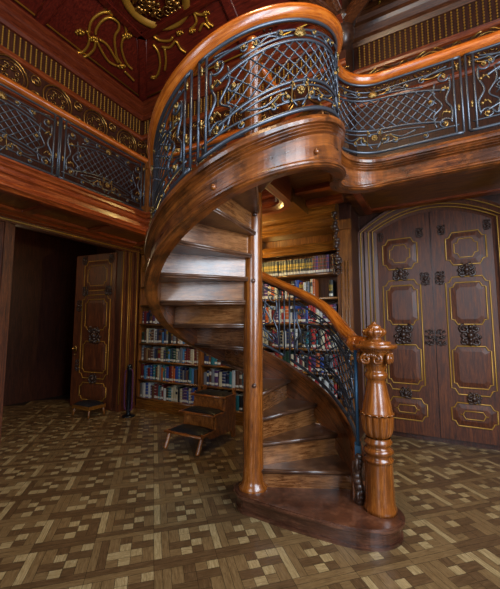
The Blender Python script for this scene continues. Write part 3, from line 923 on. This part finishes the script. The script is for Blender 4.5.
# handrail
HR = [(-.035, -.05), (-.045, -.03), (-.06, -.015), (-.062, .01), (-.05, .03), (-.025, .045), (.025, .045), (.05, .03), (.062, .01), (.06, -.015), (.045, -.03), (.035, -.05)]
mb = MB(); mb.sweep(frames_of(0, L3, z_rail), HR, smooth=True)
# easing down on to the newel
(x, y), nr = plan(0)
mb.build('handrail', M['orange_uv'], stair)
# railing panels
marks = [16, 92, 170, 268, 276 + 88]
ls = [l_of(16), l_of(94), l_of(176), l_of(270), l_of(378)]
for k in range(4): stair_panel(stair, ls[k] + (.03 if k else 0), ls[k + 1] - .03, 40 + k)
stair_panel(stair, ls[4] + .03, L2 + .62, 45)
stair_panel(stair, L2 + .66, L2 + 1.55, 46)
# iron end standards by the newel
mb = MB()
for l in (.015, .05):
    (x, y), nr = plan(l)
    mb.tube([(x, y, z_top(phi_of(l)) - .06), (x, y, z_rail(phi_of(l)) - .03)], .0125, 8)
    mb.box((x - .02, y - .02, z_top(phi_of(l)) - .02), (x + .02, y + .02, z_top(phi_of(l)) + .10))
mb.build('end_standard', M['iron_daylit'], stair)
# carved scroll where the string board dies behind the newel
mb = MB()
(x, y), nr = plan(0)
for k in range(10):
    z = .15 + .034 * k
    mb.blob((x + nr[0] * .01 * math.sin(k * .9), y - .03 + .012 * math.cos(k * .9), z), .034 - .001 * k, (1.1, .9, 1), 8)
mb.tube([(x, y - .045 + a * .6, .40 + b) for a, b in spiral2(0, 0, .05, .01, 0, 1.5)], .014, 6)
mb.tube([(x, y - .045 + a * .6, .20 + b) for a, b in spiral2(0, 0, .05, .01, 2, -1.5)], .014, 6)
mb.build('carved_foot_scroll', M['carving'], stair)
# newel post
NW = st_(.87, -.33)
mb = MB()
mb.lathe([(.0, .13), (.108, .13), (.108, .155), (.100, .175), (.097, .20), (.090, .44), (.090, .455), (.098, .46), (.098, .475), (.086, .483), (.086, .505), (.098, .512), (.100, .53), (.090, .543), (.078, .55), (.078, .565), (.092, .575), (.094, .59), (.084, .602), (.083, .615)], (NW[0], NW[1], 0), 36)
newel = mb.build('newel_post', M['orange_z'], stair)
mb = MB()
mb.lathe([(.066, .612), (.080, .635), (.088, .66), (.092, .69), (.094, .74), (.094, .768)], (NW[0], NW[1], 0), 112, lobes=14, lob=.16, lz=(.62, .77))
for k in range(14):
    a0 = 2 * PI * k / 14
    mb.tube([(NW[0] + .107 * math.cos(a0 + 2 * PI / 14 * t), NW[1] + .107 * math.sin(a0 + 2 * PI / 14 * t), .768 + .014 * math.sin(PI * t)) for t in (0, .25, .5, .75, 1)], .006, 5)
mb.lathe([(.104, .775), (.106, .782), (.103, .79), (.098, .83), (.088, .88), (.077, .93), (.067, .98), (.062, 1.005), (.064, 1.01), (.078, 1.022), (.082, 1.04), (.078, 1.055), (.066, 1.062), (.063, 1.075), (.075, 1.09), (.075, 1.10)], (NW[0], NW[1], 0), 36)
mb.build('vase', M['orange_z'], newel)
mb = MB()
mb.lathe([(.068, 1.095), (.074, 1.12), (.086, 1.165), (.096, 1.20), (.10, 1.21)], (NW[0], NW[1], 0), 36)
for k in range(4):
    a = rad(29 + 55 + 90 * k)
    cx, cy = NW[0] + .088 * math.cos(a), NW[1] + .088 * math.sin(a)
    tx, ty = -math.sin(a), math.cos(a)
    for sd in (-1, 1):
        mb.tube([(cx + tx * (sd * .038 + x * sd) + .012 * math.cos(a), cy + ty * (sd * .038 + x * sd) + .012 * math.sin(a), 1.155 + y) for x, y in spiral2(0, 0, .036, .006, PI / 2, -1.6, 18)], .012, 6)
    for q in range(5):
        mb.blob((cx + tx * (q - 2) * .014 + .014 * math.cos(a), cy + ty * (q - 2) * .014 + .014 * math.sin(a), 1.185 - abs(q - 2) * .004), .012, (1, 1, 1.5), 6)
mb.build('carved_capital', M['orange_z'], newel)
mb = MB()
mb.lathe([(.0, 1.205), (.10, 1.205), (.112, 1.212), (.112, 1.222), (.138, 1.225), (.15, 1.232), (.152, 1.242), (.15, 1.252), (.138, 1.257), (.116, 1.258), (.112, 1.262), (.112, 1.273), (.10, 1.278), (.07, 1.281), (.05, 1.29), (.045, 1.30)], (NW[0], NW[1], 0), 40)
mb.build('cap_plate', M['orange_z'], newel)
mb = MB()
mb.lathe([(.042, 1.295), (.045, 1.305), (.066, 1.318), (.076, 1.335), (.076, 1.35), (.062, 1.365), (.045, 1.372), (.05, 1.38), (.034, 1.392), (.014, 1.402), (.016, 1.41), (.0, 1.418)], (NW[0], NW[1], 0), 72, lobes=12, lob=.10, lz=(1.31, 1.368))
mb.build('bud_finial', M['orange_z'], newel)
# handrail swoop that lands on the cap plate
mb = MB()
(x, y), nr = plan(0)
pts = []
for k in range(9):
    t = k / 8
    l = .10 * (1 - t)
    (x, y), nr = plan(l)
    bx = x * (1 - t) + (NW[0] + (x - NW[0]) * .35) * t; by = y * (1 - t) + (NW[1] + (y - NW[1]) * .35) * t
    pts.append((bx, by, z_rail(phi_of(l)) * (1 - t) + 1.262 * t))
mb.tube(smooth_curve(pts, 2), .055, 12, r_end=.045)
mb.build('handrail_easing', M['orange_uv'], stair)

# ------------------------------------------------------------------ carving helper
def carve(mb, f, cx, cy, w, h, seed=0, n=3):
    rnd = random.Random(seed)
    for sd in (-1, 1):
        for k in range(n):
            y = cy + h * (-.35 + .7 * k / max(1, n - 1))
            r = w * rnd.uniform(.16, .24)
            mb.tube([f(cx + sd * (w * .24 + x), y + yy, .012) for x, yy in spiral2(0, 0, r, r * .2, PI / 2, rnd.choice((-1.4, 1.4)), 12)], r * .24, 5)
        for k in range(4):
            a = rnd.uniform(0, 2 * PI)
            mb.blob(f(cx + sd * w * .4 * abs(math.cos(a)), cy + h * .45 * math.sin(a), .012), w * .09, n=6)
    for k in range(5):
        mb.blob(f(cx, cy + h * (-.45 + .9 * k / 4), .018), w * .11, n=6)
    mb.blob(f(cx, cy, .02), w * .18, n=8)

def gilt_frame(mb, f, x0, y0, x1, y1, ch, r, bow_top=0.0, bow_bot=0.0):
    P = [(x0, y0 + ch), (x0, y1 - ch), (x0 + ch * .55, y1 - ch * .9), (x0 + ch, y1), (x1 - ch, y1), (x1 - ch * .55, y1 - ch * .9), (x1, y1 - ch), (x1, y0 + ch), (x1 - ch * .55, y0 + ch * .9), (x1 - ch, y0), (x0 + ch, y0), (x0 + ch * .55, y0 + ch * .9)]
    if bow_top:
        i = P.index((x0 + ch, y1)); P.insert(i + 1, ((x0 + x1) / 2, y1 + bow_top))
    if bow_bot:
        i = P.index((x1 - ch, y0)); P.insert(i + 1, ((x0 + x1) / 2, y0 - bow_bot))
    mb.tube([f(a, b, 0.006) for a, b in P], r, 6, closed=True)

def door_leaf(root, f, W, Hh, z0, panels, carvings, arch=None):
    """f(a, z, out) places a point; builds one leaf as children of root"""
    P = []
    mb = MB()
    n = 10
    front = [(0, z0), (W, z0)]
    top = [(W - W * k / n, (arch(W - W * k / n) if arch else Hh)) for k in range(n + 1)]
    poly = front + top
    m = len(poly)
    V = [f(a, z, 0) for a, z in poly] + [f(a, z, -.05) for a, z in poly]
    mb.add(V, [tuple(range(m)), tuple(range(2 * m - 1, m - 1, -1))] + [(i, (i + 1) % m, m + (i + 1) % m, m + i) for i in range(m)])
    # raised stiles and panel fields
    for (x0, y0, x1, y1, ch, inner) in panels:
        if inner is None: continue
        q = [(x0 + ch, y0), (x1 - ch, y0), (x1, y0 + ch), (x1, y1 - ch), (x1 - ch, y1), (x0 + ch, y1), (x0, y1 - ch), (x0, y0 + ch)]
        i = .05
        q2 = [(x0 + ch + i * .6, y0 + i), (x1 - ch - i * .6, y0 + i), (x1 - i, y0 + ch + i * .6), (x1 - i, y1 - ch - i * .6), (x1 - ch - i * .6, y1 - i), (x0 + ch + i * .6, y1 - i), (x0 + i, y1 - ch - i * .6), (x0 + i, y0 + ch + i * .6)]
        V = [f(a, b, .0) for a, b in q] + [f(a, b, .013) for a, b in q2]
        mb.add(V, [(k, (k + 1) % 8, 8 + (k + 1) % 8, 8 + k) for k in range(8)] + [tuple(range(8, 16))])
    leaf = mb.build('door_leaf', M['door'], root)
    mb = MB()
    for (x0, y0, x1, y1, ch, inner) in panels:
        gilt_frame(mb, f, x0 - .012, y0 - .012, x1 + .012, y1 + .012, ch, .0078)
        if inner:
            g = lambda a, b, o: f(a, b, o + .011)
            gilt_frame(mb, g, x0 + .075, y0 + .075, x1 - .075, y1 - .075, ch * .8, .006)
    mb.build('gilt_moulding', M['gilt_line'], leaf)
    mb = MB()
    for k, (cx, cy, w, h) in enumerate(carvings): carve(mb, f, cx, cy, w, h, k)
    mb.build('carved_ornament', M['carving'], leaf)
    return leaf

# ---- right door in the recess, arched double door
D_S0, D_SC = .66, 1.30
arch_z = lambda s: 2.96 - .42 * ((s - D_SC) / .95) ** 2
door_2 = structure(thing('door_2', '', '')) ; del door_2['label']; del door_2['category']
fr_ = lambda a, z, o: (D_S0 + a, T_DOOR - .03 - o, z)
PAN = [(.08, 2.14, .47, 2.52, .07, True), (.07, .60, .49, 1.97, .07, None), (.11, 1.42, .45, 1.90, .06, False), (.10, .68, .46, 1.14, .05, False), (.08, .24, .50, .48, .06, True)]
CAR = [(.28, 1.28, .24, .22), (.28, .55, .16, .10), (.28, 2.06, .2, .12), (.52, 2.58, .10, .12), (.05, 2.58, .09, .12), (.56, 1.98, .12, .16), (.58, 1.25, .12, .2)]
door_leaf(door_2, fr_, D_SC - D_S0 - .005, 2.8, .06, PAN, CAR, lambda a: arch_z(D_S0 + a) - .12)
fr2 = lambda a, z, o: (2 * D_SC - D_S0 - a, T_DOOR - .03 - o, z)
door_leaf(door_2, fr2, D_SC - D_S0 - .005, 2.8, .06, PAN, CAR, lambda a: arch_z(D_S0 + a) - .12)
# casing: moulded, following the arch
def casing_path(off_):
    pts = [(D_S0 - off_, 0.0)]
    n = 14
    x0 = D_S0 - off_; x1 = 2 * D_SC - x0
    for k in range(n + 1):
        s = x0 + (x1 - x0) * k / n
        pts.append((s, arch_z(s) + off_ * .75 - .12))
    pts.append((x1, 0.0))
    return pts
mb = MB()
for o_, w_, dp in ((.255, .05, .10), (.20, .05, .08), (.15, .05, .10), (.10, .045, .07), (.05, .05, .055)):
    pts = casing_path(o_); pin = casing_path(o_ - w_)
    n = len(pts)
    V = [(a, T_DOOR - dp, z) for a, z in pts] + [(a, T_DOOR - dp + .02, z) for a, z in pin] + [(a, T_DOOR, z) for a, z in pts]
    F = [(k, k + 1, n + k + 1, n + k) for k in range(n - 1)] + [(k, k + 1, 2 * n + k + 1, 2 * n + k) for k in range(n - 1)]
    V += [(a, T_DOOR, z) for a, z in pin]
    F += [(n + k, n + k + 1, 3 * n + k + 1, 3 * n + k) for k in range(n - 1)]
    mb.add(V, F)
mb.build('door_casing', M['door'], door_2)
mb = MB()
for o_ in (.20, .10, .045):
    mb.tube([(a, T_DOOR - .088, z) for a, z in casing_path(o_)], .0075, 6)
mb.build('gilt_moulding', M['gilt_line'], door_2)
# ---- left doorway: one leaf open into the next room
door_1 = structure(thing('door_1', '', '')); del door_1['label']; del door_1['category']
hx, hy = S_LEFT - .10, DOOR_T1 - .02
dd = Vector((-1, -.14, 0)).normalized(); oo = Vector((dd.y, -dd.x, 0))
if oo.y > 0: oo = -oo
fl_ = lambda a, z, o: tuple(Vector((hx, hy, z)) + dd * a + oo * o)
PANL = [(.10, 2.02, .68, 2.52, .08, True), (.10, .52, .70, 1.92, .08, None), (.17, 1.34, .62, 1.84, .06, False), (.15, .62, .64, 1.12, .05, False), (.12, .16, .68, .42, .06, False)]
CARL = [(.40, 1.23, .30, .24), (.40, .50, .2, .12), (.14, 2.0, .16, .14), (.66, 2.0, .16, .16), (.10, 2.55, .12, .14), (.70, 2.55, .12, .14), (.76, .72, .12, .2), (.78, 1.75, .14, .2)]
leaf = door_leaf(door_1, fl_, .90, DOOR_TOP - .05, .02, PANL, CARL)
mb = MB()
c = fl_(.82, 1.0, .02)
mb.blob(c, .055, (1, .35, 1.2), 10); mb.blob(fl_(.82, 1.0, .06), .026, n=8); mb.blob(fl_(.82, .90, .02), .022, n=6)
mb.build('door_handle', M['brass'], leaf)
mb = MB()
for (a0, a1, dp) in ((DOOR_T1, DOOR_T1 + .07, .05), (DOOR_T1 + .07, DOOR_T1 + .13, .09), (DOOR_T1 + .13, DOOR_T1 + .22, .06), (DOOR_T1 + .22, DOOR_T1 + .30, .11)):
    mb.box((S_LEFT, a0, 0), (S_LEFT + dp, a1, DOOR_TOP + .0))
    b0, b1 = DOOR_T0 - (a1 - DOOR_T1), DOOR_T0 - (a0 - DOOR_T1)
    mb.box((S_LEFT, b0, 0), (S_LEFT + dp, b1, DOOR_TOP))
mb.box((S_LEFT, DOOR_T0 - .3, DOOR_TOP - .04), (S_LEFT + .10, DOOR_T1 + .30, DOOR_TOP + .03))
mb.box((S_LEFT, DOOR_T0 - .34, DOOR_TOP + .03), (S_LEFT + .16, DOOR_T1 + .34, DOOR_TOP + .08))
mb.build('door_casing', M['door'], door_1)
mb = MB()
for t, dp in ((DOOR_T1 + .005, .055), (DOOR_T1 + .10, .092), (DOOR_T1 + .16, .066), (DOOR_T1 + .26, .112)):
    mb.tube([(S_LEFT + dp, t, .12), (S_LEFT + dp, t, DOOR_TOP - .02)], .008, 6)
mb.tube([(S_LEFT + .105, DOOR_T0 - .3, DOOR_TOP - .01), (S_LEFT + .105, DOOR_T1 + .30, DOOR_TOP - .01)], .010, 6)
mb.tube([(S_LEFT + .165, DOOR_T0 - .34, DOOR_TOP + .055), (S_LEFT + .165, DOOR_T1 + .34, DOOR_TOP + .055)], .010, 6)
mb.build('gilt_moulding', M['gilt_line'], door_1)

# ---- baseboards
mb = MB(); mb.box((S_CORNER, T_DOOR - .02, 0), (D_S0 - .26, T_DOOR, .18)); mb.box((2 * D_SC - D_S0 + .27, T_DOOR - .02, 0), (S_RIGHT, T_DOOR, .18))
structure(mb.build('baseboard_back', M['wall']))

# ------------------------------------------------------------------ bookcases
T_BC, D_BC = 1.79, .28
SHELF = [.18, .49, .80, 1.10, 1.43, 1.76, 2.08]
BAYS = [(-3.22, -1.93, 'left', 'left of the library steps'), (-1.87, -.98, 'middle', 'behind the library steps'), (-.92, .25, 'right', 'behind the staircase handrail')]
LABB = ['tall built-in bookcase at the left end beside the left doorway', 'tall built-in bookcase directly behind the small library steps', 'tall built-in bookcase with black and gold volumes, beside the right door']
cases = []
for k, (s0, s1, bn, _) in enumerate(BAYS):
    bc = thing('bookcase', LABB[k], 'bookcase', ((s0 + s1) / 2, T_BC + D_BC / 2, 0), 'built-in bookcases')
    cases.append(bc)
    a, b = s0 - .03, s1 + .03
    mb = MB(); mb.box((a, T_BC + D_BC, 0), (b, T_BC + D_BC + .02, 2.70)); mb.build('back_panel', M['case_z'], bc)
    for x in (a, s1):
        mb = MB(); mb.box((x, T_BC, 0), (x + .03, T_BC + D_BC, 2.70)); mb.box((x - .0, T_BC - .012, .2), (x + .03, T_BC, 2.6)); mb.build('side_panel', M['case_z'], bc)
    for z in SHELF:
        mb = MB(); mb.box((s0, T_BC + .005, z - .03), (s1, T_BC + D_BC, z)); mb.tube([(s0, T_BC + .004, z - .015), (s1, T_BC + .004, z - .015)], .013, 6); mb.build('shelf', M['case_x'], bc)
    mb = MB(); mb.box((a, T_BC - .01, 0), (b, T_BC + .02, .155)); mb.box((a, T_BC - .03, 0), (b, T_BC, .05)); mb.build('plinth', M['case_x'], bc)
    mb = MB(); mb.box((s0, T_BC + .02, 2.40), (s1, T_BC + D_BC, 2.43))
    mb.add([(s0, T_BC, 2.36), (s1, T_BC, 2.36), (s1, T_BC + .05, 2.50), (s0, T_BC + .05, 2.50), (s0, T_BC + .08, 2.36), (s1, T_BC + .08, 2.36)], [(0, 1, 2, 3), (0, 1, 5, 4), (3, 2, 5, 4)])
    mb.build('valance', M['case_x'], bc)
    mb = MB()
    mb.sweep(linear_frames((a, T_BC, 2.70), (b, T_BC, 2.70), (0, -1)), [(-.25, -.05), (.0, -.05), (.02, -.03), (.02, .0), (.05, .02), (.06, .06), (.085, .075), (.085, .10), (.13, .12), (.17, .16), (.17, .19), (.2, .20), (.2, .235), (.12, .25), (-.25, .25)])
    mb.build('cornice', M['case_x'], bc)
# pilaster with carved consoles at the bookcase end, right
bc = cases[2]
mb = MB(); mb.box((.28, T_BC - .03, 0), (S_CORNER, T_BC + .02, 2.72)); mb.box((.30, T_BC - .05, .25), (S_CORNER - .03, T_BC - .03, 2.2)); mb.box((.27, T_BC - .06, 0), (S_CORNER + .01, T_BC, .2)); mb.box((.27, T_BC - .07, 2.6), (S_CORNER + .01, T_BC + .0, 2.72))
pil = mb.build('pilaster', M['case_z'], bc)
mb = MB()
for x in (.31, .36, .395): mb.tube([(x, T_BC - .052, .28), (x, T_BC - .052, 2.2)], .008, 6)
mb.build('pilaster_bead', M['case_x'], pil)
mb = MB()
g = lambda a, z, o: (.275 + o * .3, T_BC - .05 - o - max(0, (z - 2.2)) * .25, z)
for k in range(16):
    z = 2.18 + .04 * k
    mb.blob((.27 + .012 * math.sin(k * 2.1), T_BC - .05 - .008 * k, z), .035 + .012 * math.sin(k * 1.3), (1, 1.2, .8), 7)
for z, r in ((2.75, .05), (2.22, .045), (2.5, .035)):
    mb.tube([(.265, T_BC - .06 - max(0, z - 2.18) * .2 + x, z + y) for x, y in spiral2(0, 0, r, r * .2, 0, 1.5, 14)], .014, 6)
carve(mb, lambda a, z, o: (a, T_BC - .06 - o, z), .27, 2.12, .14, .2, 3)
mb.build('carved_console', M['carving'], pil)

# ------------------------------------------------------------------ books
BOOKCOL = [('dark red', (110, 24, 26)), ('navy blue', (26, 36, 78)), ('dark green', (28, 62, 44)), ('brown', (92, 54, 32)), ('cream', (206, 192, 158)), ('black', (24, 22, 24)),
           ('light blue', (70, 128, 176)), ('orange', (196, 92, 34)), ('grey', (120, 122, 128)), ('white', (214, 212, 206)), ('teal', (30, 112, 122)), ('purple', (78, 44, 96)), ('red', (176, 36, 36)), ('tan', (164, 128, 82)), ('yellow', (206, 168, 60)), ('blue', (40, 72, 150))]
BM = {n: plain('book cloth ' + n, srgb(*[v * .84 for v in c]), 0.55) for n, c in BOOKCOL}
M['enc'] = plain('black leather binding', srgb(26, 22, 18), .4)
M['enc_gold'] = plain('gold lettered spine panel', srgb(128, 104, 34), .45, .3)
M['red_top'] = plain('red stained page tops', srgb(150, 40, 30), .7)
meshes = {}
def book_mesh(w, h, d, mats, style):
    key = (round(w, 3), round(h, 2), round(d, 2), tuple(m.name for m in mats), style)
    if key in meshes: return meshes[key]
    mb = MB()
    # rounded spine at the front (y = 0), boards to the back
    n = 4
    prof = [(-w / 2 + w * k / n, -.006 * math.sin(PI * k / n)) for k in range(n + 1)]
    poly = [p for p in prof] + [(w / 2, d), (w / 2 - .003, d), (w / 2 - .003, d - .004), (-w / 2 + .003, d - .004), (-w / 2 + .003, d), (-w / 2, d)]
    mb.prism(poly, 0, h, 0)
    mb.box((-w / 2 + .003, .006, h), (w / 2 - .003, d - .005, h + .001), 3)
    def band(z0, z1, m, e=.0012):
        P = [(x, y - e, z0) for x, y in prof] + [(x, y - e, z1) for x, y in prof]
        mb.add(P, [(k, k + 1, n + 2 + k, n + 1 + k) for k in range(n)], m)
    if style == 'label': band(.018, .046, 1)
    elif style == 'title': band(h * .62, h * .84, 2); band(.018, .05, 1)
    elif style == 'enc': band(h * .38, h * .72, 2); band(h * .50, h * .54, 0, .0016); band(.012, .045, 1)
    elif style == 'lines':
        for q in (.2, .4, .6, .8): band(h * q, h * q + .006, 2)
        band(.014, .045, 1)
    o = mb.build('book', list(mats))
    me = o.data
    bpy.data.objects.remove(o)
    meshes[key] = me
    return me
ORD = lambda n: '%d%s' % (n, 'th' if 10 <= n % 100 <= 20 else {1: 'st', 2: 'nd', 3: 'rd'}.get(n % 10, 'th'))
SHN = ['lowest', 'second lowest', 'third lowest', 'fourth lowest', 'third highest', 'second highest', 'highest']
CASL = ['bookcase by left doorway', 'bookcase behind library steps', 'bookcase behind stair handrail']
CASN = ['bookcase by the left doorway', 'bookcase behind the library steps', 'bookcase behind the staircase handrail']
rb = random.Random(11)
nbook = 0
def put_book(x, z, w, h, d, mats, style, cname, idx, sh, bay, tilt=0.0):
    global nbook
    me = book_mesh(w, h, d, mats, style)
    o = bpy.data.objects.new('book', me)
    COL.objects.link(o)
    o.location = (x, T_BC + .03 + rb.uniform(0, .02), z + .0005)
    if tilt:
        o.rotation_euler = (0, tilt, 0)
        o.location.z += abs(math.sin(tilt)) * w / 2
    o['label'] = '%s book, %s from left, %s shelf, %s' % (cname, ORD(idx), SHN[sh], CASL[bay])
    o['category'] = 'book'
    o['group'] = 'books on the %s shelf of the %s' % (SHN[sh], CASN[bay])
    nbook += 1
def fill(bay, sh, x0, x1, palette):
    z = SHELF[sh]; x = x0; i = 0
    while True:
        w = rb.choice((.032, .038, .044, .05, .056, .064))
        if x + w > x1: break
        i += 1
        h = rb.choice((.19, .21, .22, .23, .24, .25))
        if sh == 4: h = min(h, .25)
        cn = rb.choice(palette)
        lab = rb.choice(('label', 'plain', 'title', 'lines', 'lines'))
        tm = rb.choice((M['paper'], M['enc_gold'], BM['black'], BM['cream']))
        put_book(x + w / 2, z, w - .002, h, .17, (BM[cn], M['paper'], tm, M['page']), lab, cn, i, sh, bay)
        x += w + (.012 if rb.random() < .06 else 0)
PA = ['brown', 'cream', 'black', 'dark green', 'tan', 'dark red', 'navy blue', 'grey', 'brown', 'white', 'light blue']
PB = ['light blue', 'teal', 'orange', 'brown', 'dark red', 'blue', 'grey', 'cream', 'navy blue', 'dark red', 'brown']
PC = ['blue', 'brown', 'white', 'purple', 'dark red', 'navy blue', 'teal', 'grey', 'brown', 'cream', 'black']
PD = ['white', 'red', 'dark green', 'cream', 'orange', 'blue', 'red', 'black', 'purple', 'grey', 'dark red', 'white', 'cream']
for sh, pal in ((0, PC), (1, PB), (2, PA), (3, PA), (4, PC)): fill(0, sh, -3.21, -1.94 if sh < 4 else -2.55, pal)
for sh, pal in ((0, PC), (1, PC), (2, PB), (3, PA)): fill(1, sh, -1.86, -.99, pal)
for sh, pal in ((1, PD), (2, PD), (3, PC + PD), (4, PD)): fill(2, sh, -.91, .24, pal)
fill(2, 5, -.91, -.06, PD)
# two lone volumes at the end of the second highest shelf
x = .15; put_book(x, SHELF[5], .05, .22, .17, (BM['black'], M['paper'], M['enc_gold'], M['page']), 'enc', 'black and gold', 40, 5, 2)
for o in COL.objects:
    if str(o.get('label', '')).startswith('black and gold book, 40th'): o['label'] = 'black and gold book alone at right end, second highest shelf, bookcase behind stair handrail'
# black and gold set on the highest shelf, then the red set
x = -.91; i = 0
while x < -.10:
    i += 1; put_book(x + .023, SHELF[6], .044, .215, .17, (M['enc'], M['paper'], M['enc_gold'], M['red_top']), 'enc', 'black and gold', i, 6, 2); x += .0455
while x < .195:
    i += 1; put_book(x + .019, SHELF[6], .036, .235, .17, (BM['purple'] if i % 4 == 0 else BM['brown'], M['paper'], M['red_top'], M['red_top']), 'lines', 'dark ribbed red-topped', i, 6, 2); x += .0375
print('books', nbook)

# ------------------------------------------------------------------ library steps
ls_ = thing('library_steps', 'small three tread wooden library steps with black padded treads before the bookcase', 'step stool', (-1.25, .95, 0))
SX0, SX1 = -1.47, -.98
def side_poly():
    return [(.66, .19), (.86, .19), (.86, .36), (1.06, .36), (1.06, .54), (1.30, .54), (1.30, .62), (1.33, .62), (1.33, 0), (1.28, 0), (1.24, .10), (.84, .14), (.80, .10)]
for x in (SX0, SX1 - .03):
    mb = MB()
    T = Matrix(((0, 0, 1, x), (1, 0, 0, 0), (0, 1, 0, 0), (0, 0, 0, 1)))
    mb.prism([(.72, .16), (.90, .17), (.92, .34), (1.08, .345), (1.12, .52), (1.30, .52), (1.30, .60), (1.335, .60), (1.335, 0), (1.285, 0), (1.25, .09), (.80, .11)], 0, .03, 0, T)
    mb.build('side_panel', M['step_wood'], ls_)
    mb = MB()
    mb.tube(smooth_curve([(x + .015, .66, .19), (x + .015, .63, .12), (x + .015, .60, .05), (x + .015, .575, 0.0)], 3), .024, 8)
    mb.build('front_leg', M['step_wood'], ls_)
for t0, t1, z in ((.60, .90, .19), (.84, 1.10, .36), (1.06, 1.32, .53)):
    mb = MB(); mb.box((SX0 - .02, t0, z - .025), (SX1 + .02, t1, z)); mb.tube([(SX0 - .02, t0, z - .0125), (SX1 + .02, t0, z - .0125)], .0125, 8)
    tr = mb.build('tread', M['step_wood'], ls_)
    mb = MB()
    n = 8
    P = []
    for i in range(n + 1):
        for j in range(n + 1):
            u, v = i / n, j / n
            hgt = .035 * (1 - (2 * u - 1) ** 6) * (1 - (2 * v - 1) ** 6)
            P.append((SX0 + .005 + (SX1 - SX0 - .01) * u, t0 + .02 + (t1 - t0 - .05) * v, z + hgt))
    F = [(i * (n + 1) + j, (i + 1) * (n + 1) + j, (i + 1) * (n + 1) + j + 1, i * (n + 1) + j + 1) for i in range(n) for j in range(n)]
    mb.add(P, F, 0, True)
    mb.build('cushion', M['black_leather'], tr)
for t, z0, z1 in ((.90, .19, .335), (1.10, .36, .505)):
    mb = MB(); mb.box((SX0 + .03, t - .02, z0), (SX1 - .03, t, z1)); mb.build('riser', M['step_wood'], ls_)

# ------------------------------------------------------------------ rope barrier post
bp = thing('barrier_post', 'short black rope barrier post with purple rope beside the left doorway', 'barrier post', (-2.92, 1.33, 0))
mb = MB(); mb.lathe([(0, 0), (.10, 0), (.10, .012), (.085, .022), (.03, .03), (0, .03)], (-2.92, 1.33, 0), 24); mb.build('base', M['black_metal'], bp)
mb = MB(); mb.lathe([(.034, .028), (.034, .70), (.045, .71), (.045, .735), (.034, .745)], (-2.92, 1.33, 0), 20); mb.build('pole', M['black_metal'], bp)
mb = MB(); mb.lathe([(.034, .745), (.04, .76), (.03, .79), (0, .80)], (-2.92, 1.33, 0), 16); mb.build('cap', M['black_metal'], bp)
for sd in (-1, 1):
    mb = MB(); mb.tube(smooth_curve([(-2.92 + sd * .04, 1.33, .72), (-2.92 + sd * .085, 1.32, .66), (-2.92 + sd * .09, 1.32, .4), (-2.92 + sd * .08, 1.32, .14), (-2.92 + sd * .04, 1.32, .10)], 4), .011, 6); mb.build('rope', M['rope'], bp)

# ------------------------------------------------------------------ low footstool in the left doorway
fs = thing('footstool', 'low dark padded footstool standing in the left doorway by the open door', 'footstool', (-3.52, 1.08, 0))
FX, FY = -3.52, 1.08
for sx in (-1, 1):
    for sy in (-1, 1):
        mb = MB(); mb.tube([(FX + sx * .17, FY + sy * .12, .14), (FX + sx * .18, FY + sy * .13, .07), (FX + sx * .19, FY + sy * .14, 0)], .02, 8, r_end=.014); mb.build('leg', M['case_z'], fs)
mb = MB(); mb.box((FX - .20, FY - .15, .12), (FX + .20, FY + .15, .17)); mb.build('frame', M['case_x'], fs)
mb = MB()
n = 8; P = []
for i in range(n + 1):
    for j in range(n + 1):
        u, v = i / n, j / n
        P.append((FX - .19 + .38 * u, FY - .14 + .28 * v, .17 + .05 * (1 - (2 * u - 1) ** 6) * (1 - (2 * v - 1) ** 6)))
mb.add(P, [(i * (n + 1) + j, (i + 1) * (n + 1) + j, (i + 1) * (n + 1) + j + 1, i * (n + 1) + j + 1) for i in range(n) for j in range(n)], 0, True)
mb.build('cushion', M['black_leather'], fs)
